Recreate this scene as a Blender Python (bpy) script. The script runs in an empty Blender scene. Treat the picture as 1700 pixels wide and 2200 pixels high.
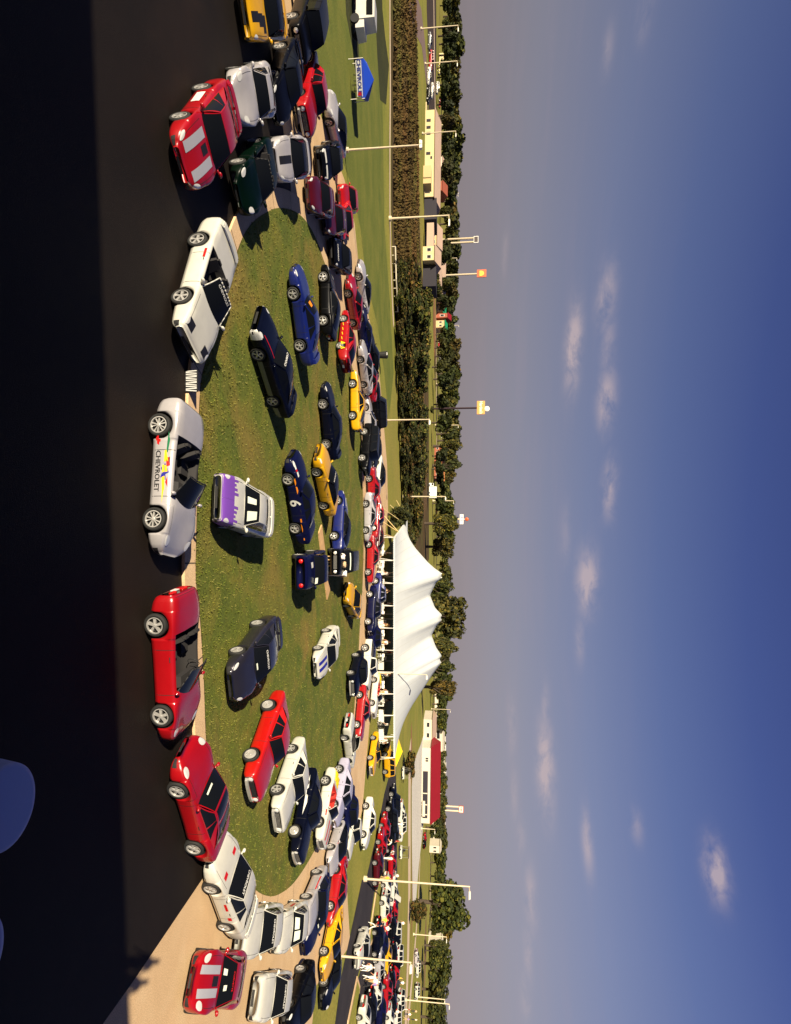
import bpy, bmesh, math, random
from math import sin, cos, pi, sqrt, atan2, hypot, radians
from mathutils import Vector, Matrix
from mathutils.geometry import tessellate_polygon
random.seed(7)
S = bpy.context.scene
COL = S.collection
# ------------------------------------------------------------------ camera (the picture is a landscape photo standing on its side)
H = 8.5; F = 1318.0; CX = 804.0; CY = 1215.0; PT = radians(6.96); RL = radians(0.71)
cp, sp = cos(PT), sin(PT)
R0 = Vector((1, 0, 0)); T0 = Vector((0, sp, cp)); F0 = Vector((0, cp, -sp))
Rr = R0*cos(RL)+T0*sin(RL); Tr = T0*cos(RL)-R0*sin(RL)
cam_d = bpy.data.cameras.new('camera'); cam = bpy.data.objects.new('camera', cam_d); COL.objects.link(cam)
S.camera = cam
cam_d.sensor_fit = 'VERTICAL'; cam_d.sensor_height = 36; cam_d.sensor_width = 36
cam_d.lens = F/2200*36; cam_d.shift_x = 46/2200; cam_d.shift_y = 115/2200
cam_d.clip_start = 0.3; cam_d.clip_end = 6000
X_, Y_, Z_ = Tr, -Rr, -F0
cam.matrix_world = Matrix(((X_.x, Y_.x, Z_.x, 0), (X_.y, Y_.y, Z_.y, 0), (X_.z, Y_.z, Z_.z, H), (0, 0, 0, 1)))
def ray(x, y):
    return F0+Rr*((y-CY)/F)+Tr*((x-CX)/F)
def G(x, y, z=0.0):
    r = ray(x, y); t = (z-H)/r.z
    return Vector((r.x*t, r.y*t, z))
def AT(x, y, Y):
    r = ray(x, y); t = Y/r.y
    return Vector((r.x*t, Y, H+r.z*t))
def HX(y): return 965-.0124*(y-1215)
def px(p):
    v = Vector(p)-Vector((0, 0, H)); f = v.dot(F0)
    return (CX+v.dot(Tr)/f*F, CY+v.dot(Rr)/f*F)
# ------------------------------------------------------------------ sky, sun, exposure
EXPO = .90
SUN_AZ = radians(33); SUN_EL = radians(24)      # shadows fall away from the camera and to the right
W = bpy.data.worlds.new("World"); S.world = W; W.use_nodes = True
nt = W.node_tree; nt.nodes.clear()
class NB:
    def __init__(s, nt): s.nt = nt
    def n(s, t, **k):
        o = s.nt.nodes.new(t)
        for a, b in k.items(): setattr(o, a, b)
        return o
    def m(s, op, a, b=None, c=None, clamp=False):
        o = s.n('ShaderNodeMath', operation=op); o.use_clamp = clamp
        for i, v in enumerate((a, b, c)):
            if v is None: continue
            if isinstance(v, (int, float)): o.inputs[i].default_value = v
            else: s.nt.links.new(v, o.inputs[i])
        return o.outputs[0]
    def l(s, a, b): s.nt.links.new(a, b)
    def ramp(s, f, stops, interp='LINEAR'):
        o = s.n('ShaderNodeValToRGB'); cr = o.color_ramp; cr.interpolation = interp
        while len(cr.elements) < len(stops): cr.elements.new(0.5)
        for e, (p, c) in zip(cr.elements, stops):
            e.position = p; e.color = (c[0], c[1], c[2], 1)
        s.l(f, o.inputs[0]); return o.outputs[0]
    def mix(s, f, a, b, bt='MIX'):
        o = s.n('ShaderNodeMix', data_type='RGBA', blend_type=bt)
        for i, v in ((0, f), (6, a), (7, b)):
            if isinstance(v, (int, float)): o.inputs[i].default_value = v
            elif isinstance(v, tuple): o.inputs[i].default_value = (*v[:3], 1)
            else: s.l(v, o.inputs[i])
        return o.outputs[2]
    def noise(s, vec, scale, detail=3, rough=.55, dist=0.0):
        o = s.n('ShaderNodeTexNoise'); o.inputs['Scale'].default_value = scale; o.inputs['Detail'].default_value = detail
        o.inputs['Roughness'].default_value = rough; o.inputs['Distortion'].default_value = dist
        if vec is not None: s.l(vec, o.inputs['Vector'])
        return o.outputs[0]
def srgb(r, g, b):
    f = lambda c: (c/255/12.92) if c <= 10 else ((c/255+.055)/1.055)**2.4
    return (f(r), f(g), f(b))
nb = NB(nt)
tc = nb.n('ShaderNodeTexCoord'); sep = nb.n('ShaderNodeSeparateXYZ'); nb.l(tc.outputs['Generated'], sep.inputs[0])
zc = nb.m('MAXIMUM', sep.outputs[2], 0.0)
el = nb.m('ARCSINE', zc); az = nb.m('ARCTAN2', sep.outputs[0], sep.outputs[1])
sky = nb.n('ShaderNodeTexSky', sky_type='NISHITA'); sky.sun_disc = False
sky.sun_elevation = SUN_EL; sky.sun_rotation = pi+SUN_AZ; sky.air_density = 1.2; sky.dust_density = 1.5; sky.ozone_density = 2.0
nb.l(tc.outputs['Generated'], sky.inputs[0])
eln = nb.m('DIVIDE', el, pi/2)
grad = nb.ramp(eln, [(0, srgb(158, 147, 152)), (.03, srgb(151, 143, 156)), (.065, srgb(146, 143, 163)), (.135, srgb(122, 130, 168)), (.20, srgb(92, 107, 160)), (.27, srgb(66, 82, 146)), (.34, srgb(52, 66, 132)), (.55, srgb(30, 38, 84))])
# the left of the sky is a little deeper than the right
lr = nb.m('MULTIPLY_ADD', az, .22, 0.93); lr = nb.m('MINIMUM', lr, 1.05); lr = nb.m('MAXIMUM', lr, .72)
gl = nb.n('ShaderNodeVectorMath', operation='SCALE'); nb.l(grad, gl.inputs[0]); nb.l(lr, gl.inputs['Scale'])
skyc = nb.n('ShaderNodeVectorMath', operation='SCALE'); nb.l(sky.outputs[0], skyc.inputs[0]); skyc.inputs['Scale'].default_value = .08
base = nb.mix(.12, gl.outputs[0], skyc.outputs[0])
# clouds (photo pixel of the centre, half length along the horizon, half height, strength)
CL = [(1232, 752, 80, 15, 1.0), (1303, 640, 62, 18, .6), (1303, 860, 62, 17, .75), (1306, 740, 60, 14, .4), (1310, 1050, 62, 14, .6), (1262, 1250, 66, 20, .85),
      (1246, 1375, 50, 10, .35), (1172, 1650, 95, 17, .85), (1172, 1530, 60, 10, .35), (1262, 1812, 60, 11, .6), (1368, 1775, 35, 12, .35), (1538, 1870, 54, 20, .9),
      (1140, 1930, 60, 13, .5), (1135, 2050, 50, 10, .4), (1100, 1560, 60, 10, .3), (1105, 1700, 55, 9, .3), (1305, 110, 40, 12, .3), (1215, 1150, 70, 12, .22),
      (1120, 1800, 45, 10, .25), (1130, 2140, 45, 12, .3), (1085, 540, 45, 7, .25), (1385, 30, 40, 14, .3)]
tot = None
for (x, y, a, b, s) in CL:
    r = ray(x, y).normalized(); e0 = math.asin(r.z); a0 = atan2(r.x, r.y)
    ka = F/(a*.95)/cos(a0)**.5; kb = F/(b*1.0)/cos(a0)
    da = nb.m('MULTIPLY', nb.m('SUBTRACT', az, a0), ka); de = nb.m('MULTIPLY', nb.m('SUBTRACT', el, e0), kb)
    q = nb.m('ADD', nb.m('MULTIPLY', da, da), nb.m('MULTIPLY', de, de))
    g = nb.m('MULTIPLY', nb.m('EXPONENT', nb.m('MULTIPLY', q, -1.0)), s)
    tot = g if tot is None else nb.m('MAXIMUM', tot, g)
mp = nb.n('ShaderNodeMapping'); mp.inputs['Scale'].default_value = (1, 1, 2.0); nb.l(tc.outputs['Generated'], mp.inputs[0])
n1 = nb.noise(mp.outputs[0], 22, 7, .62, .3); n2 = nb.noise(mp.outputs[0], 9, 3, .5)
cl = nb.m('MULTIPLY', tot, nb.m('MULTIPLY', nb.m('SUBTRACT', n1, .30), 3.6, clamp=True))
cl = nb.m('MINIMUM', nb.m('POWER', nb.m('MAXIMUM', cl, 0.0), 1.25), .62)
mp2 = nb.n('ShaderNodeMapping'); mp2.inputs['Scale'].default_value = (1, 1, 14.0); nb.l(tc.outputs['Generated'], mp2.inputs[0])
wisp = nb.noise(mp2.outputs[0], 3.5, 5, .6)
wisp = nb.m('MULTIPLY', nb.m('SUBTRACT', wisp, .5, clamp=True), nb.ramp(eln, [(0, (0.3,)*3), (.06, (.4,)*3), (.14, (.12,)*3), (.22, (0,)*3)]))
base2 = nb.mix(wisp, base, srgb(176, 152, 160))
fin = nb.mix(cl, base2, srgb(208, 186, 184))
bg = nb.n('ShaderNodeBackground'); nb.l(fin, bg.inputs[0]); bg.inputs[1].default_value = 2**-EXPO
wo = nb.n('ShaderNodeOutputWorld'); nb.l(bg.outputs[0], wo.inputs[0])
sd = bpy.data.lights.new('sun', 'SUN'); sd.energy = 5.0; sd.angle = radians(.5); sd.color = (1.0, .87, .66)
so = bpy.data.objects.new('sun', sd); COL.objects.link(so)
sdir = Vector((sin(SUN_AZ)*cos(SUN_EL), cos(SUN_AZ)*cos(SUN_EL), -sin(SUN_EL)))
so.rotation_euler = sdir.to_track_quat('-Z', 'Y').to_euler()
S.view_settings.view_transform = 'Standard'; S.view_settings.look = 'None'; S.view_settings.gamma = 1
S.view_settings.exposure = EXPO; S.view_settings.use_curve_mapping = False
S.render.engine = 'CYCLES'
S.cycles.max_bounces = 5; S.cycles.diffuse_bounces = 2; S.cycles.glossy_bounces = 3; S.cycles.transparent_max_bounces = 4
# ------------------------------------------------------------------ materials
MC = {}
def mat(name, col, rough=.6, metal=0.0, coat=0.0, spec=.5, var=0.0, vs=3.0, bump=0.0, emit=None):
    if name in MC: return MC[name]
    m = bpy.data.materials.new(name); m.use_nodes = True
    b = m.node_tree.nodes['Principled BSDF']; k = NB(m.node_tree)
    b.inputs['Base Color'].default_value = (*col, 1); b.inputs['Roughness'].default_value = rough
    b.inputs['Metallic'].default_value = metal; b.inputs['Coat Weight'].default_value = coat
    b.inputs['Coat Roughness'].default_value = .04; b.inputs['Specular IOR Level'].default_value = spec
    if var or bump:
        t = k.n('ShaderNodeTexCoord'); nz = k.noise(t.outputs['Object'], vs, 5)
        if var:
            a = tuple(c*(1-var) for c in col); c2 = tuple(min(1, c*(1+var)) for c in col)
            k.l(k.ramp(nz, [(.3, a), (.7, c2)]), b.inputs['Base Color'])
        if bump:
            bp = k.n('ShaderNodeBump'); bp.inputs['Strength'].default_value = bump; bp.inputs['Distance'].default_value = .05
            k.l(nz, bp.inputs['Height']); k.l(bp.outputs[0], b.inputs['Normal'])
    MC[name] = m; return m
def paint(name, r, g, b, metal=0.0, rough=.32):
    lum = (r+g+b)/3; return mat('paint_'+name, tuple(c*.72 for c in srgb(r, g, b)), rough, metal, .08 if lum < 35 else .6, .5 if lum > 35 else .12, .06, 2.0)
P = dict(white=paint('white', 226, 224, 212), red=paint('red', 172, 12, 22), red2=paint('bright_red', 196, 22, 16), silver=paint('silver', 204, 200, 202, .2),
         black=paint('black', 10, 11, 16), navy=paint('navy', 14, 18, 58), blue=paint('blue', 20, 34, 110), yellow=paint('yellow', 238, 178, 16), green=paint('green', 3, 20, 11),
         grey=paint('gunmetal', 52, 50, 60, .4), cream=paint('cream', 222, 206, 120), gold=paint('gold', 150, 120, 84, .4), orange=paint('orange', 214, 96, 20), lilac=paint('lilac', 190, 186, 210),
         purple=paint('purple', 104, 62, 150), maroon=paint('maroon', 84, 8, 16), blk2=paint('blue_black', 8, 12, 30), grey2=paint('mid_grey', 110, 112, 118, .3))
M = dict(glass=mat('car_glass', (.005, .006, .008), .05, 0, 0, .16), rubber=mat('tyre_rubber', (.012, .012, .012), .8), chrome=mat('chrome', (.50, .49, .47), .28, .45),
         alloy=mat('alloy', (.46, .45, .43), .33, .3), dark=mat('dark_trim', (.012, .012, .013), .7), interior=mat('dark_interior', (.02, .018, .018), .8), redint=mat('red_interior', srgb(170, 30, 14), .6),
         lamp=mat('headlamp_lens', (.75, .75, .72), .12, .3), tail=mat('tail_lens', (.45, .01, .01), .2), amber=mat('amber_lens', (.6, .2, .02), .2), plate=mat('licence_plate', (.7, .7, .66), .5),
         dwhite=mat('decal_white', (.6, .6, .57), .4), dsilver=mat('decal_silver', (.45, .45, .5), .35, .3), dred=mat('decal_red', srgb(190, 20, 20), .4), dyellow=mat('decal_yellow', srgb(244, 196, 30), .4),
         dblue=mat('decal_blue', srgb(36, 40, 140), .4), dblack=mat('decal_black', (.01, .01, .012), .45), dgreen=mat('decal_green', srgb(20, 110, 70), .4), dpurple=mat('decal_purple', srgb(110, 66, 160), .4),
         dorange=mat('decal_orange', srgb(226, 130, 20), .4), tanint=mat('tan_interior', srgb(150, 90, 50), .6), paper=mat('window_paper', (.62, .66, .55), .7),
         steel=mat('galvanised_steel', srgb(206, 190, 160), .5, .2, var=.1, vs=6), wood=mat('weathered_wood', srgb(120, 92, 66), .85, var=.25, vs=8), conc=None)
# ------------------------------------------------------------------ object helpers
def setp(o, label=None, cat=None, group=None, kind=None):
    if label: o['label'] = label
    if cat: o['category'] = cat
    if group: o['group'] = group
    if kind: o['kind'] = kind
    return o
def mk(name, verts, faces, mats, fm=None, parent=None, smooth=False, loc=None, rz=0):
    me = bpy.data.meshes.new(name); me.from_pydata([tuple(v) for v in verts], [], faces)
    if not isinstance(mats, (list, tuple)): mats = [mats]
    for m in mats: me.materials.append(m)
    if fm: me.polygons.foreach_set('material_index', fm)
    if smooth: me.polygons.foreach_set('use_smooth', [True]*len(faces))
    me.update()
    o = bpy.data.objects.new(name, me); COL.objects.link(o)
    if parent: o.parent = parent
    if loc is not None: o.location = loc
    o.rotation_euler.z = rz
    return o
def emp(name, loc, rz=0, **k):
    o = bpy.data.objects.new(name, None); COL.objects.link(o); o.location = loc; o.rotation_euler.z = rz
    o.empty_display_size = .3
    return setp(o, **k)
class MB:
    def __init__(s): s.v = []; s.f = []; s.m = []
    def add(s, vs, fs, mi=0):
        b = len(s.v); s.v += [Vector(v) for v in vs]; s.f += [tuple(i+b for i in f) for f in fs]; s.m += [mi]*len(fs); return s
    def box(s, c, d, mi=0, rz=0, taper=1.0, M4=None):
        x, y, z = (q/2 for q in d); vs = []
        for k, t in ((-1, 1), (1, taper)):
            for a, b in ((-1, -1), (1, -1), (1, 1), (-1, 1)):
                p = Vector((a*x*t, b*y*t, k*z)); p.rotate(Matrix.Rotation(rz, 3, 'Z'))
                if M4: p = M4 @ p
                vs.append(p+Vector(c))
        return s.add(vs, [(3, 2, 1, 0), (4, 5, 6, 7), (0, 1, 5, 4), (1, 2, 6, 5), (2, 3, 7, 6), (3, 0, 4, 7)], mi)
    def cyl(s, a, b, r0, r1=None, n=10, mi=0, cap=True):
        a = Vector(a); b = Vector(b); r1 = r0 if r1 is None else r1
        d = (b-a).normalized(); u = d.orthogonal().normalized(); w = d.cross(u); vs = []
        for p, r in ((a, r0), (b, r1)):
            for i in range(n):
                t = 2*pi*i/n; vs.append(p+u*(r*cos(t))+w*(r*sin(t)))
        fs = [(i, (i+1) % n, n+(i+1) % n, n+i) for i in range(n)]
        if cap: fs += [tuple(range(n-1, -1, -1)), tuple(range(n, 2*n))]
        return s.add(vs, fs, mi)
    def tube(s, pts, r, n=8, mi=0):
        for a, b in zip(pts, pts[1:]): s.cyl(a, b, r, r, n, mi)
        return s
    def lathe(s, c, prof, n=24, mi=0, axis='Z'):
        vs = []
        for (r, z) in prof:
            for i in range(n):
                t = 2*pi*i/n
                p = Vector((r*cos(t), r*sin(t), z))
                if axis == 'Y': p = Vector((r*cos(t), z, r*sin(t)))
                vs.append(p+Vector(c))
        fs = []
        for j in range(len(prof)-1):
            for i in range(n):
                k = (i+1) % n; fs.append((j*n+i, j*n+k, (j+1)*n+k, (j+1)*n+i))
        return s.add(vs, fs, mi)
    def sphere(s, c, r, n=10, m=6, mi=0, sc=(1, 1, 1)):
        prof = [(sin(pi*j/m), -cos(pi*j/m)) for j in range(m+1)]; vs = []
        for (q, z) in prof:
            for i in range(n):
                t = 2*pi*i/n; vs.append(Vector((q*cos(t)*sc[0]*r, q*sin(t)*sc[1]*r, z*sc[2]*r))+Vector(c))
        fs = []
        for j in range(m):
            for i in range(n):
                k = (i+1) % n; fs.append((j*n+i, j*n+k, (j+1)*n+k, (j+1)*n+i))
        return s.add(vs, fs, mi)
    def build(s, name, mats, parent=None, smooth=False, loc=None, rz=0):
        return mk(name, s.v, s.f, mats, s.m, parent, smooth, loc, rz)
def poly(pts, z):
    """flat concave polygon -> verts, faces"""
    vs = [Vector((p[0], p[1], z)) for p in pts]
    fs = tessellate_polygon([vs]); out = []
    for a, b, c in fs:
        n = (vs[b]-vs[a]).cross(vs[c]-vs[a]); out.append((a, b, c) if n.z > 0 else (a, c, b))
    return vs, out
def smooth_poly(pts, n=4):
    out = []; N = len(pts)
    for i in range(N):
        p0, p1, p2, p3 = (Vector(pts[(i+k-1) % N][:2]) for k in range(4))
        for j in range(n):
            t = j/n
            out.append((.5*((2*p1)+(p2-p0)*t+(2*p0-5*p1+4*p2-p3)*t*t+(3*p1-p0-3*p2+p3)*t**3)).to_3d())
    return out
def offset_poly(pts, d):
    N = len(pts); A = sum(pts[i].x*pts[(i+1) % N].y-pts[(i+1) % N].x*pts[i].y for i in range(N)); s = 1 if A > 0 else -1; out = []
    for i in range(N):
        t = (pts[(i+1) % N]-pts[i-1]).normalized(); out.append(pts[i]+Vector((t.y, -t.x, 0))*d*s)
    return out
TX = {}
def text2d(s, bold=.0):
    if (s, bold) in TX: return TX[(s, bold)]
    c = bpy.data.curves.new('t', 'FONT'); c.body = s; c.size = 1; c.align_x = 'CENTER'; c.align_y = 'CENTER'; c.offset = bold; c.resolution_u = 3
    o = bpy.data.objects.new('t', c); COL.objects.link(o)
    me = bpy.data.meshes.new_from_object(o)
    vs = [(v.co.x, v.co.y) for v in me.vertices]; fs = [tuple(p.vertices) for p in me.polygons]
    bpy.data.objects.remove(o); bpy.data.curves.remove(c); bpy.data.meshes.remove(me)
    TX[(s, bold)] = (vs, fs); return vs, fs
# ------------------------------------------------------------------ ground
KG = .80
def ground_mat(name, stops, scale, s2=None, bump=.3, rough=.95, stripes=None, fine=60, kg=None):
    kg = kg or KG; stops = [(p, tuple(c*kg for c in q)) for p, q in stops]
    if s2: s2 = (*s2[:3], tuple(c*kg for c in s2[3]))
    if stripes: stripes = (*stripes[:2], tuple(c*kg for c in stripes[2]))
    m = bpy.data.materials.new(name); m.use_nodes = True; b = m.node_tree.nodes['Principled BSDF']; k = NB(m.node_tree)
    g = k.n('ShaderNodeNewGeometry'); pos = g.outputs['Position']
    n1 = k.noise(pos, scale, 6, .62, .4); col = k.ramp(n1, stops)
    if s2:
        n2 = k.noise(pos, s2[0], 4, .6, .6); f = k.ramp(n2, [(s2[1], (0, 0, 0)), (s2[2], (1, 1, 1))]); col = k.mix(f, col, s2[3])
    if stripes:
        mp = k.n('ShaderNodeMapping'); mp.inputs['Rotation'].default_value = (0, 0, stripes[0]); mp.inputs['Scale'].default_value = (.004, stripes[1], 1)
        k.l(pos, mp.inputs[0]); n3 = k.noise(mp.outputs[0], 1.0, 4, .7)
        col = k.mix(k.ramp(n3, [(.3, (0, 0, 0)), (.7, (.55,)*3)]), col, stripes[2])
    nf = k.noise(pos, fine, 3, .7)
    col = k.mix(1.0, col, k.ramp(nf, [(.25, (.62,)*3), (.75, (1.35,)*3)]), 'MULTIPLY')
    k.l(col, b.inputs['Base Color']); b.inputs['Roughness'].default_value = rough; b.inputs['Specular IOR Level'].default_value = .2
    bp = k.n('ShaderNodeBump'); bp.inputs['Strength'].default_value = bump; bp.inputs['Distance'].default_value = .04
    k.l(k.m('ADD', nf, n1), bp.inputs['Height']); k.l(bp.outputs[0], b.inputs['Normal'])
    return m
GR = ground_mat('lawn_grass', [(.30, (.078, .120, .018)), (.5, (.130, .165, .022)), (.68, (.23, .205, .034))], .55, (.16, .50, .68, (.30, .20, .05)), .7, stripes=(.05, .5, (.17, .165, .03)), fine=9)
GF = ground_mat('field_grass', [(.30, (.13, .15, .020)), (.5, (.19, .20, .028)), (.7, (.28, .235, .04))], .10, (.02, .45, .65, (.22, .185, .04)), .4, stripes=(.06, .16, (.27, .23, .05)), fine=4, kg=1.12)
SC = ground_mat('rough_scrub_ground', [(.28, (.030, .026, .008)), (.42, (.075, .050, .016)), (.55, (.11, .075, .022)), (.70, (.10, .11, .022))], .07, (.045, .48, .66, (.16, .085, .03)), .8, fine=2)
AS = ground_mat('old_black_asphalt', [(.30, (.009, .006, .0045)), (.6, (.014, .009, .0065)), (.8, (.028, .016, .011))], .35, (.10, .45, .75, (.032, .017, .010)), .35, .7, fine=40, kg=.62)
AL = ground_mat('lot_asphalt', [(.30, (.030, .026, .032)), (.7, (.05, .043, .048))], .35, None, .2, .85, fine=20)
CO = ground_mat('tan_concrete', [(.30, (.50, .34, .19)), (.5, (.57, .39, .22)), (.7, (.62, .45, .27))], .5, (.12, .5, .8, (.48, .32, .18)), .1, .85, stripes=(1.35, .9, (.60, .42, .24)), fine=30, kg=1.12)
RD = ground_mat('pale_road', [(.30, (.42, .32, .23)), (.7, (.52, .40, .29))], .2, None, .1, .9, fine=5, kg=1.35)
DIRT = ground_mat('orange_dirt', [(.30, (.28, .14, .06)), (.7, (.40, .20, .085))], .2, None, .5, .95, fine=5)
def sheet(name, pts, z, m, kind='structure'):
    v, f = poly(pts, z); o = mk(name, v, f, m); o['kind'] = kind; return o
def gp(l, z=0): return [G(*p) if len(p) == 2 else Vector((p[0], p[1], 0)) for p in l]
o = mk('ground', [(-3000, -60, -.02), (3000, -60, -.02), (3000, 5000, -.02), (-3000, 5000, -.02)], [(0, 1, 2, 3)], GF); o['kind'] = 'structure'
outer = gp([(635, -150), (650, 80), (668, 173), (689, 248), (740, 385), (762, 480), (774, 600), (797, 700), (815, 800), (824, 900), (832, 1000), (834, 1100), (822, 1200), (812, 1300), (806, 1400),
            (799, 1500), (787, 1640), (779, 1740), (765, 1790), (744, 1824), (747, 1933), (753, 2030), (738, 2052), (700, 2090), (678, 2120), (671, 2200), (668, 2400)])
sheet('concrete_drive', outer+[Vector((40, 4, 0)), Vector((40, -20, 0)), Vector((-70, -20, 0)), Vector((-70, 10, 0))], .002, CO)
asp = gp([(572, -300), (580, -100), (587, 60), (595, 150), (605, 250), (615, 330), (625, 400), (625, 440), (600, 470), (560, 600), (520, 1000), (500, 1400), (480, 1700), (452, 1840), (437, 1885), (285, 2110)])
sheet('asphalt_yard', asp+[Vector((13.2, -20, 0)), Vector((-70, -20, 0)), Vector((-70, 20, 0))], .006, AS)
isl = gp([(437, 1600), (431, 1450), (421, 1300), (414, 1240), (416, 1100), (418, 1000), (424, 830), (440, 760), (466, 650), (492, 575), (516, 510), (538, 478), (562, 460), (593, 447), (630, 455), (656, 479), (676, 515), (692, 560), (707, 600),
          (722, 650), (736, 710), (750, 770), (765, 850), (773, 950), (777, 1050), (779, 1150), (777, 1250), (772, 1320), (768, 1400), (762, 1480), (755, 1560), (744, 1640), (733, 1690), (716, 1748), (690, 1793),
          (659, 1850), (628, 1895), (600, 1918), (575, 1925), (545, 1912), (520, 1872), (492, 1810), (464, 1740), (447, 1670)])
isl = smooth_poly(isl, 4); ring = offset_poly(isl, -.0)
kerb_o = offset_poly(isl, .85)
# kerb: a raised concrete band round the island, butted against the lawn
def raised_ring(name, inner, out, z, m):
    n = len(inner); vs = [Vector((*p[:2], z)) for p in inner]+[Vector((*p[:2], z)) for p in out]+[Vector((*p[:2], -.01)) for p in out]
    fs = [(i, (i+1) % n, n+(i+1) % n, n+i) for i in range(n)]+[(n+i, n+(i+1) % n, 2*n+(i+1) % n, 2*n+i) for i in range(n)]
    bmx = bmesh.new(); bv = [bmx.verts.new(v) for v in vs]
    for f in fs: bmx.faces.new([bv[i] for i in f])
    bmesh.ops.recalc_face_normals(bmx, faces=bmx.faces); me = bpy.data.meshes.new(name); bmx.to_mesh(me); bmx.free(); me.materials.append(m)
    o = bpy.data.objects.new(name, me); COL.objects.link(o); o['kind'] = 'structure'; return o
raised_ring('island_kerb', isl, kerb_o, .11, CO)
sheet('island_lawn', isl, .125, GR)
# outer lawn beyond the drive, as a lawn sheet to the far verge
lawn = gp([(635, -150), (650, 80), (668, 173), (689, 248), (740, 385), (762, 480), (774, 600), (797, 700), (815, 800), (824, 900), (832, 1000), (834, 1100), (822, 1200), (812, 1300), (806, 1400),
            (799, 1500), (787, 1640), (779, 1740), (765, 1790), (744, 1824), (747, 1933), (753, 2030), (738, 2052), (700, 2090), (678, 2120), (671, 2200), (668, 2400)])
far = gp([(872, 2400), (866, 2200), (862, 2000), (858, 1800), (858, 1640), (866, 1400), (868, 1180), (862, 1060), (857, 800), (849, 700), (843, 560), (838, 470), (836, 300), (838, 100), (842, -200)])
sheet('outer_lawn', lawn+far, -.012, GF)
# left lawn strip beside the drive, greener
sheet('verge_lawn', gp([(655, -200), (668, 80), (685, 173), (705, 255), (756, 400), (775, 490), (787, 600), (812, 700), (826, 800), (836, 900), (846, 800), (838, 650), (826, 480), (822, 200), (820, -200)]), -.005,
      ground_mat('verge_grass', [(.30, (.085, .115, .018)), (.5, (.125, .15, .024)), (.7, (.19, .185, .035))], .25, None, .6, stripes=(.12, .35, (.17, .175, .03)), fine=7, kg=1.0))
# pale path along the far edge of the lawn, rough scrub beyond it, orange dirt bank
pth = [(838, -250), (838, 20), (839, 200), (838, 300), (838, 450), (840, 560), (843, 640), (846, 700)]
def ribbon(name, l, w, m, z, closed=False):
    pts = [G(*p) for p in l]; L = []; R = []
    for i, p in enumerate(pts):
        a = pts[max(0, i-1)]; b = pts[min(len(pts)-1, i+1)]; t = (b-a); t.z = 0; t.normalize(); q = Vector((-t.y, t.x, 0))*w/2
        L.append(p+q); R.append(p-q)
    n = len(pts); vs = [Vector((p.x, p.y, z)) for p in L+R]; fs = [(n+i, n+i+1, i+1, i) for i in range(n-1)]
    o = mk(name, vs, fs, m); o['kind'] = 'structure'; return o
sheet('scrub_field', gp([(841, -900), (840, 20), (841, 300), (841, 450), (846, 640), (858, 800), (865, 1000), (868, 1120), (872, 1180), (880, 1250), (900, 1280), (922, 1200), (922, 1000), (921, 800), (912, 640), (905, 560), (900, 430), (898, 300), (896, 100), (890, -900)]), -.008, SC)
ribbon('footpath', pth, 1.5, RD, .004)
sheet('dirt_bank', gp([(850, 20), (862, 22), (869, 26), (860, 70), (856, 118), (851, 122), (850, 70)]), .001, DIRT)
ribbon('side_road', [(862, -300), (872, -60), (890, 20), (906, 60), (913, 120), (917, 160), (918, 240), (917, 330), (917, 480)], 7, mat('grey_road', srgb(120, 98, 92), .9, var=.1, vs=.3), .003)
sheet('dark_car_park', gp([(917, -200), (917, 20), (921, 120), (921, 230), (916, 430), (914, 560), (920, 640), (929, 640), (934, 400), (938, 100), (936, -200)]), .001, ground_mat('shop_car_park', [(.3, (.045, .03, .025)), (.7, (.08, .055, .045))], .05, None, .2, fine=1))
ribbon('highway', [(928, -900), (931, -100), (936, 300), (938, 560), (937, 700), (938, 900), (939, 1060), (937, 1250), (937, 1400), (934, 1540)], 9, RD, .003)
ribbon('dirt_strip', [(932, 640), (934, 700), (936, 760)], 30, DIRT, .002)
# right side: dark road, its grass wedges, the display lot, concrete lanes beyond
sheet('dark_road', gp([(778, 1890), (760, 1975), (748, 2030), (733, 2100), (720, 2200), (700, 2400), (735, 2400), (750, 2200), (768, 2100), (778, 2060), (787, 2045), (798, 1960), (808, 1895)]), .009, AL)
sheet('display_lot', gp([(838, 1660), (826, 1705), (812, 1780), (797, 1845), (786, 1893), (812, 1895), (800, 1965), (788, 2045), (775, 2085), (767, 2112), (758, 2200), (745, 2400), (880, 2400), (864, 2200), (858, 2100), (855, 2000), (853, 1800), (851, 1665)]), .004, AL)
def wedge(name, l):
    pts = gp(l); sheet(name, [Vector((p.x, p.y, 0)) for p in pts], .11, GF)
    raised_ring(name+'_kerb', offset_poly(pts, .0), offset_poly(pts, .45), .10, CO)
wedge('grass_wedge', [(811, 1898), (789, 2043), (797, 2020), (812, 1975), (822, 1900)])
wedge('grass_wedge', [(766, 2108), (747, 2200), (732, 2330), (748, 2330), (764, 2200), (771, 2125)])
wedge('lot_grass_wedge', [(824, 1834), (813, 1870), (812, 1884), (819, 1888), (825, 1866)])
ribbon('concrete_lane', [(881, 1600), (880, 1750), (880, 1900), (877, 2060), (872, 2200), (868, 2400)], 9, RD, .003)
ribbon('dirt_strip', [(884, 1560), (886, 1700), (886, 1900), (885, 2000)], 4, DIRT, .002)
sheet('concrete_apron', gp([(885, 1690), (888, 1640), (904, 1600), (922, 1540), (925, 1600), (914, 1700), (908, 1790), (900, 1860), (893, 1950), (887, 1950), (885, 1790)]), .003, ground_mat('white_concrete', [(.3, (.70, .66, .58)), (.7, (.82, .77, .68))], .1, None, .05, fine=2))
ribbon('concrete_lane', [(912, 1550), (914, 1590), (893, 1680)], 4, DIRT, .001)
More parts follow.
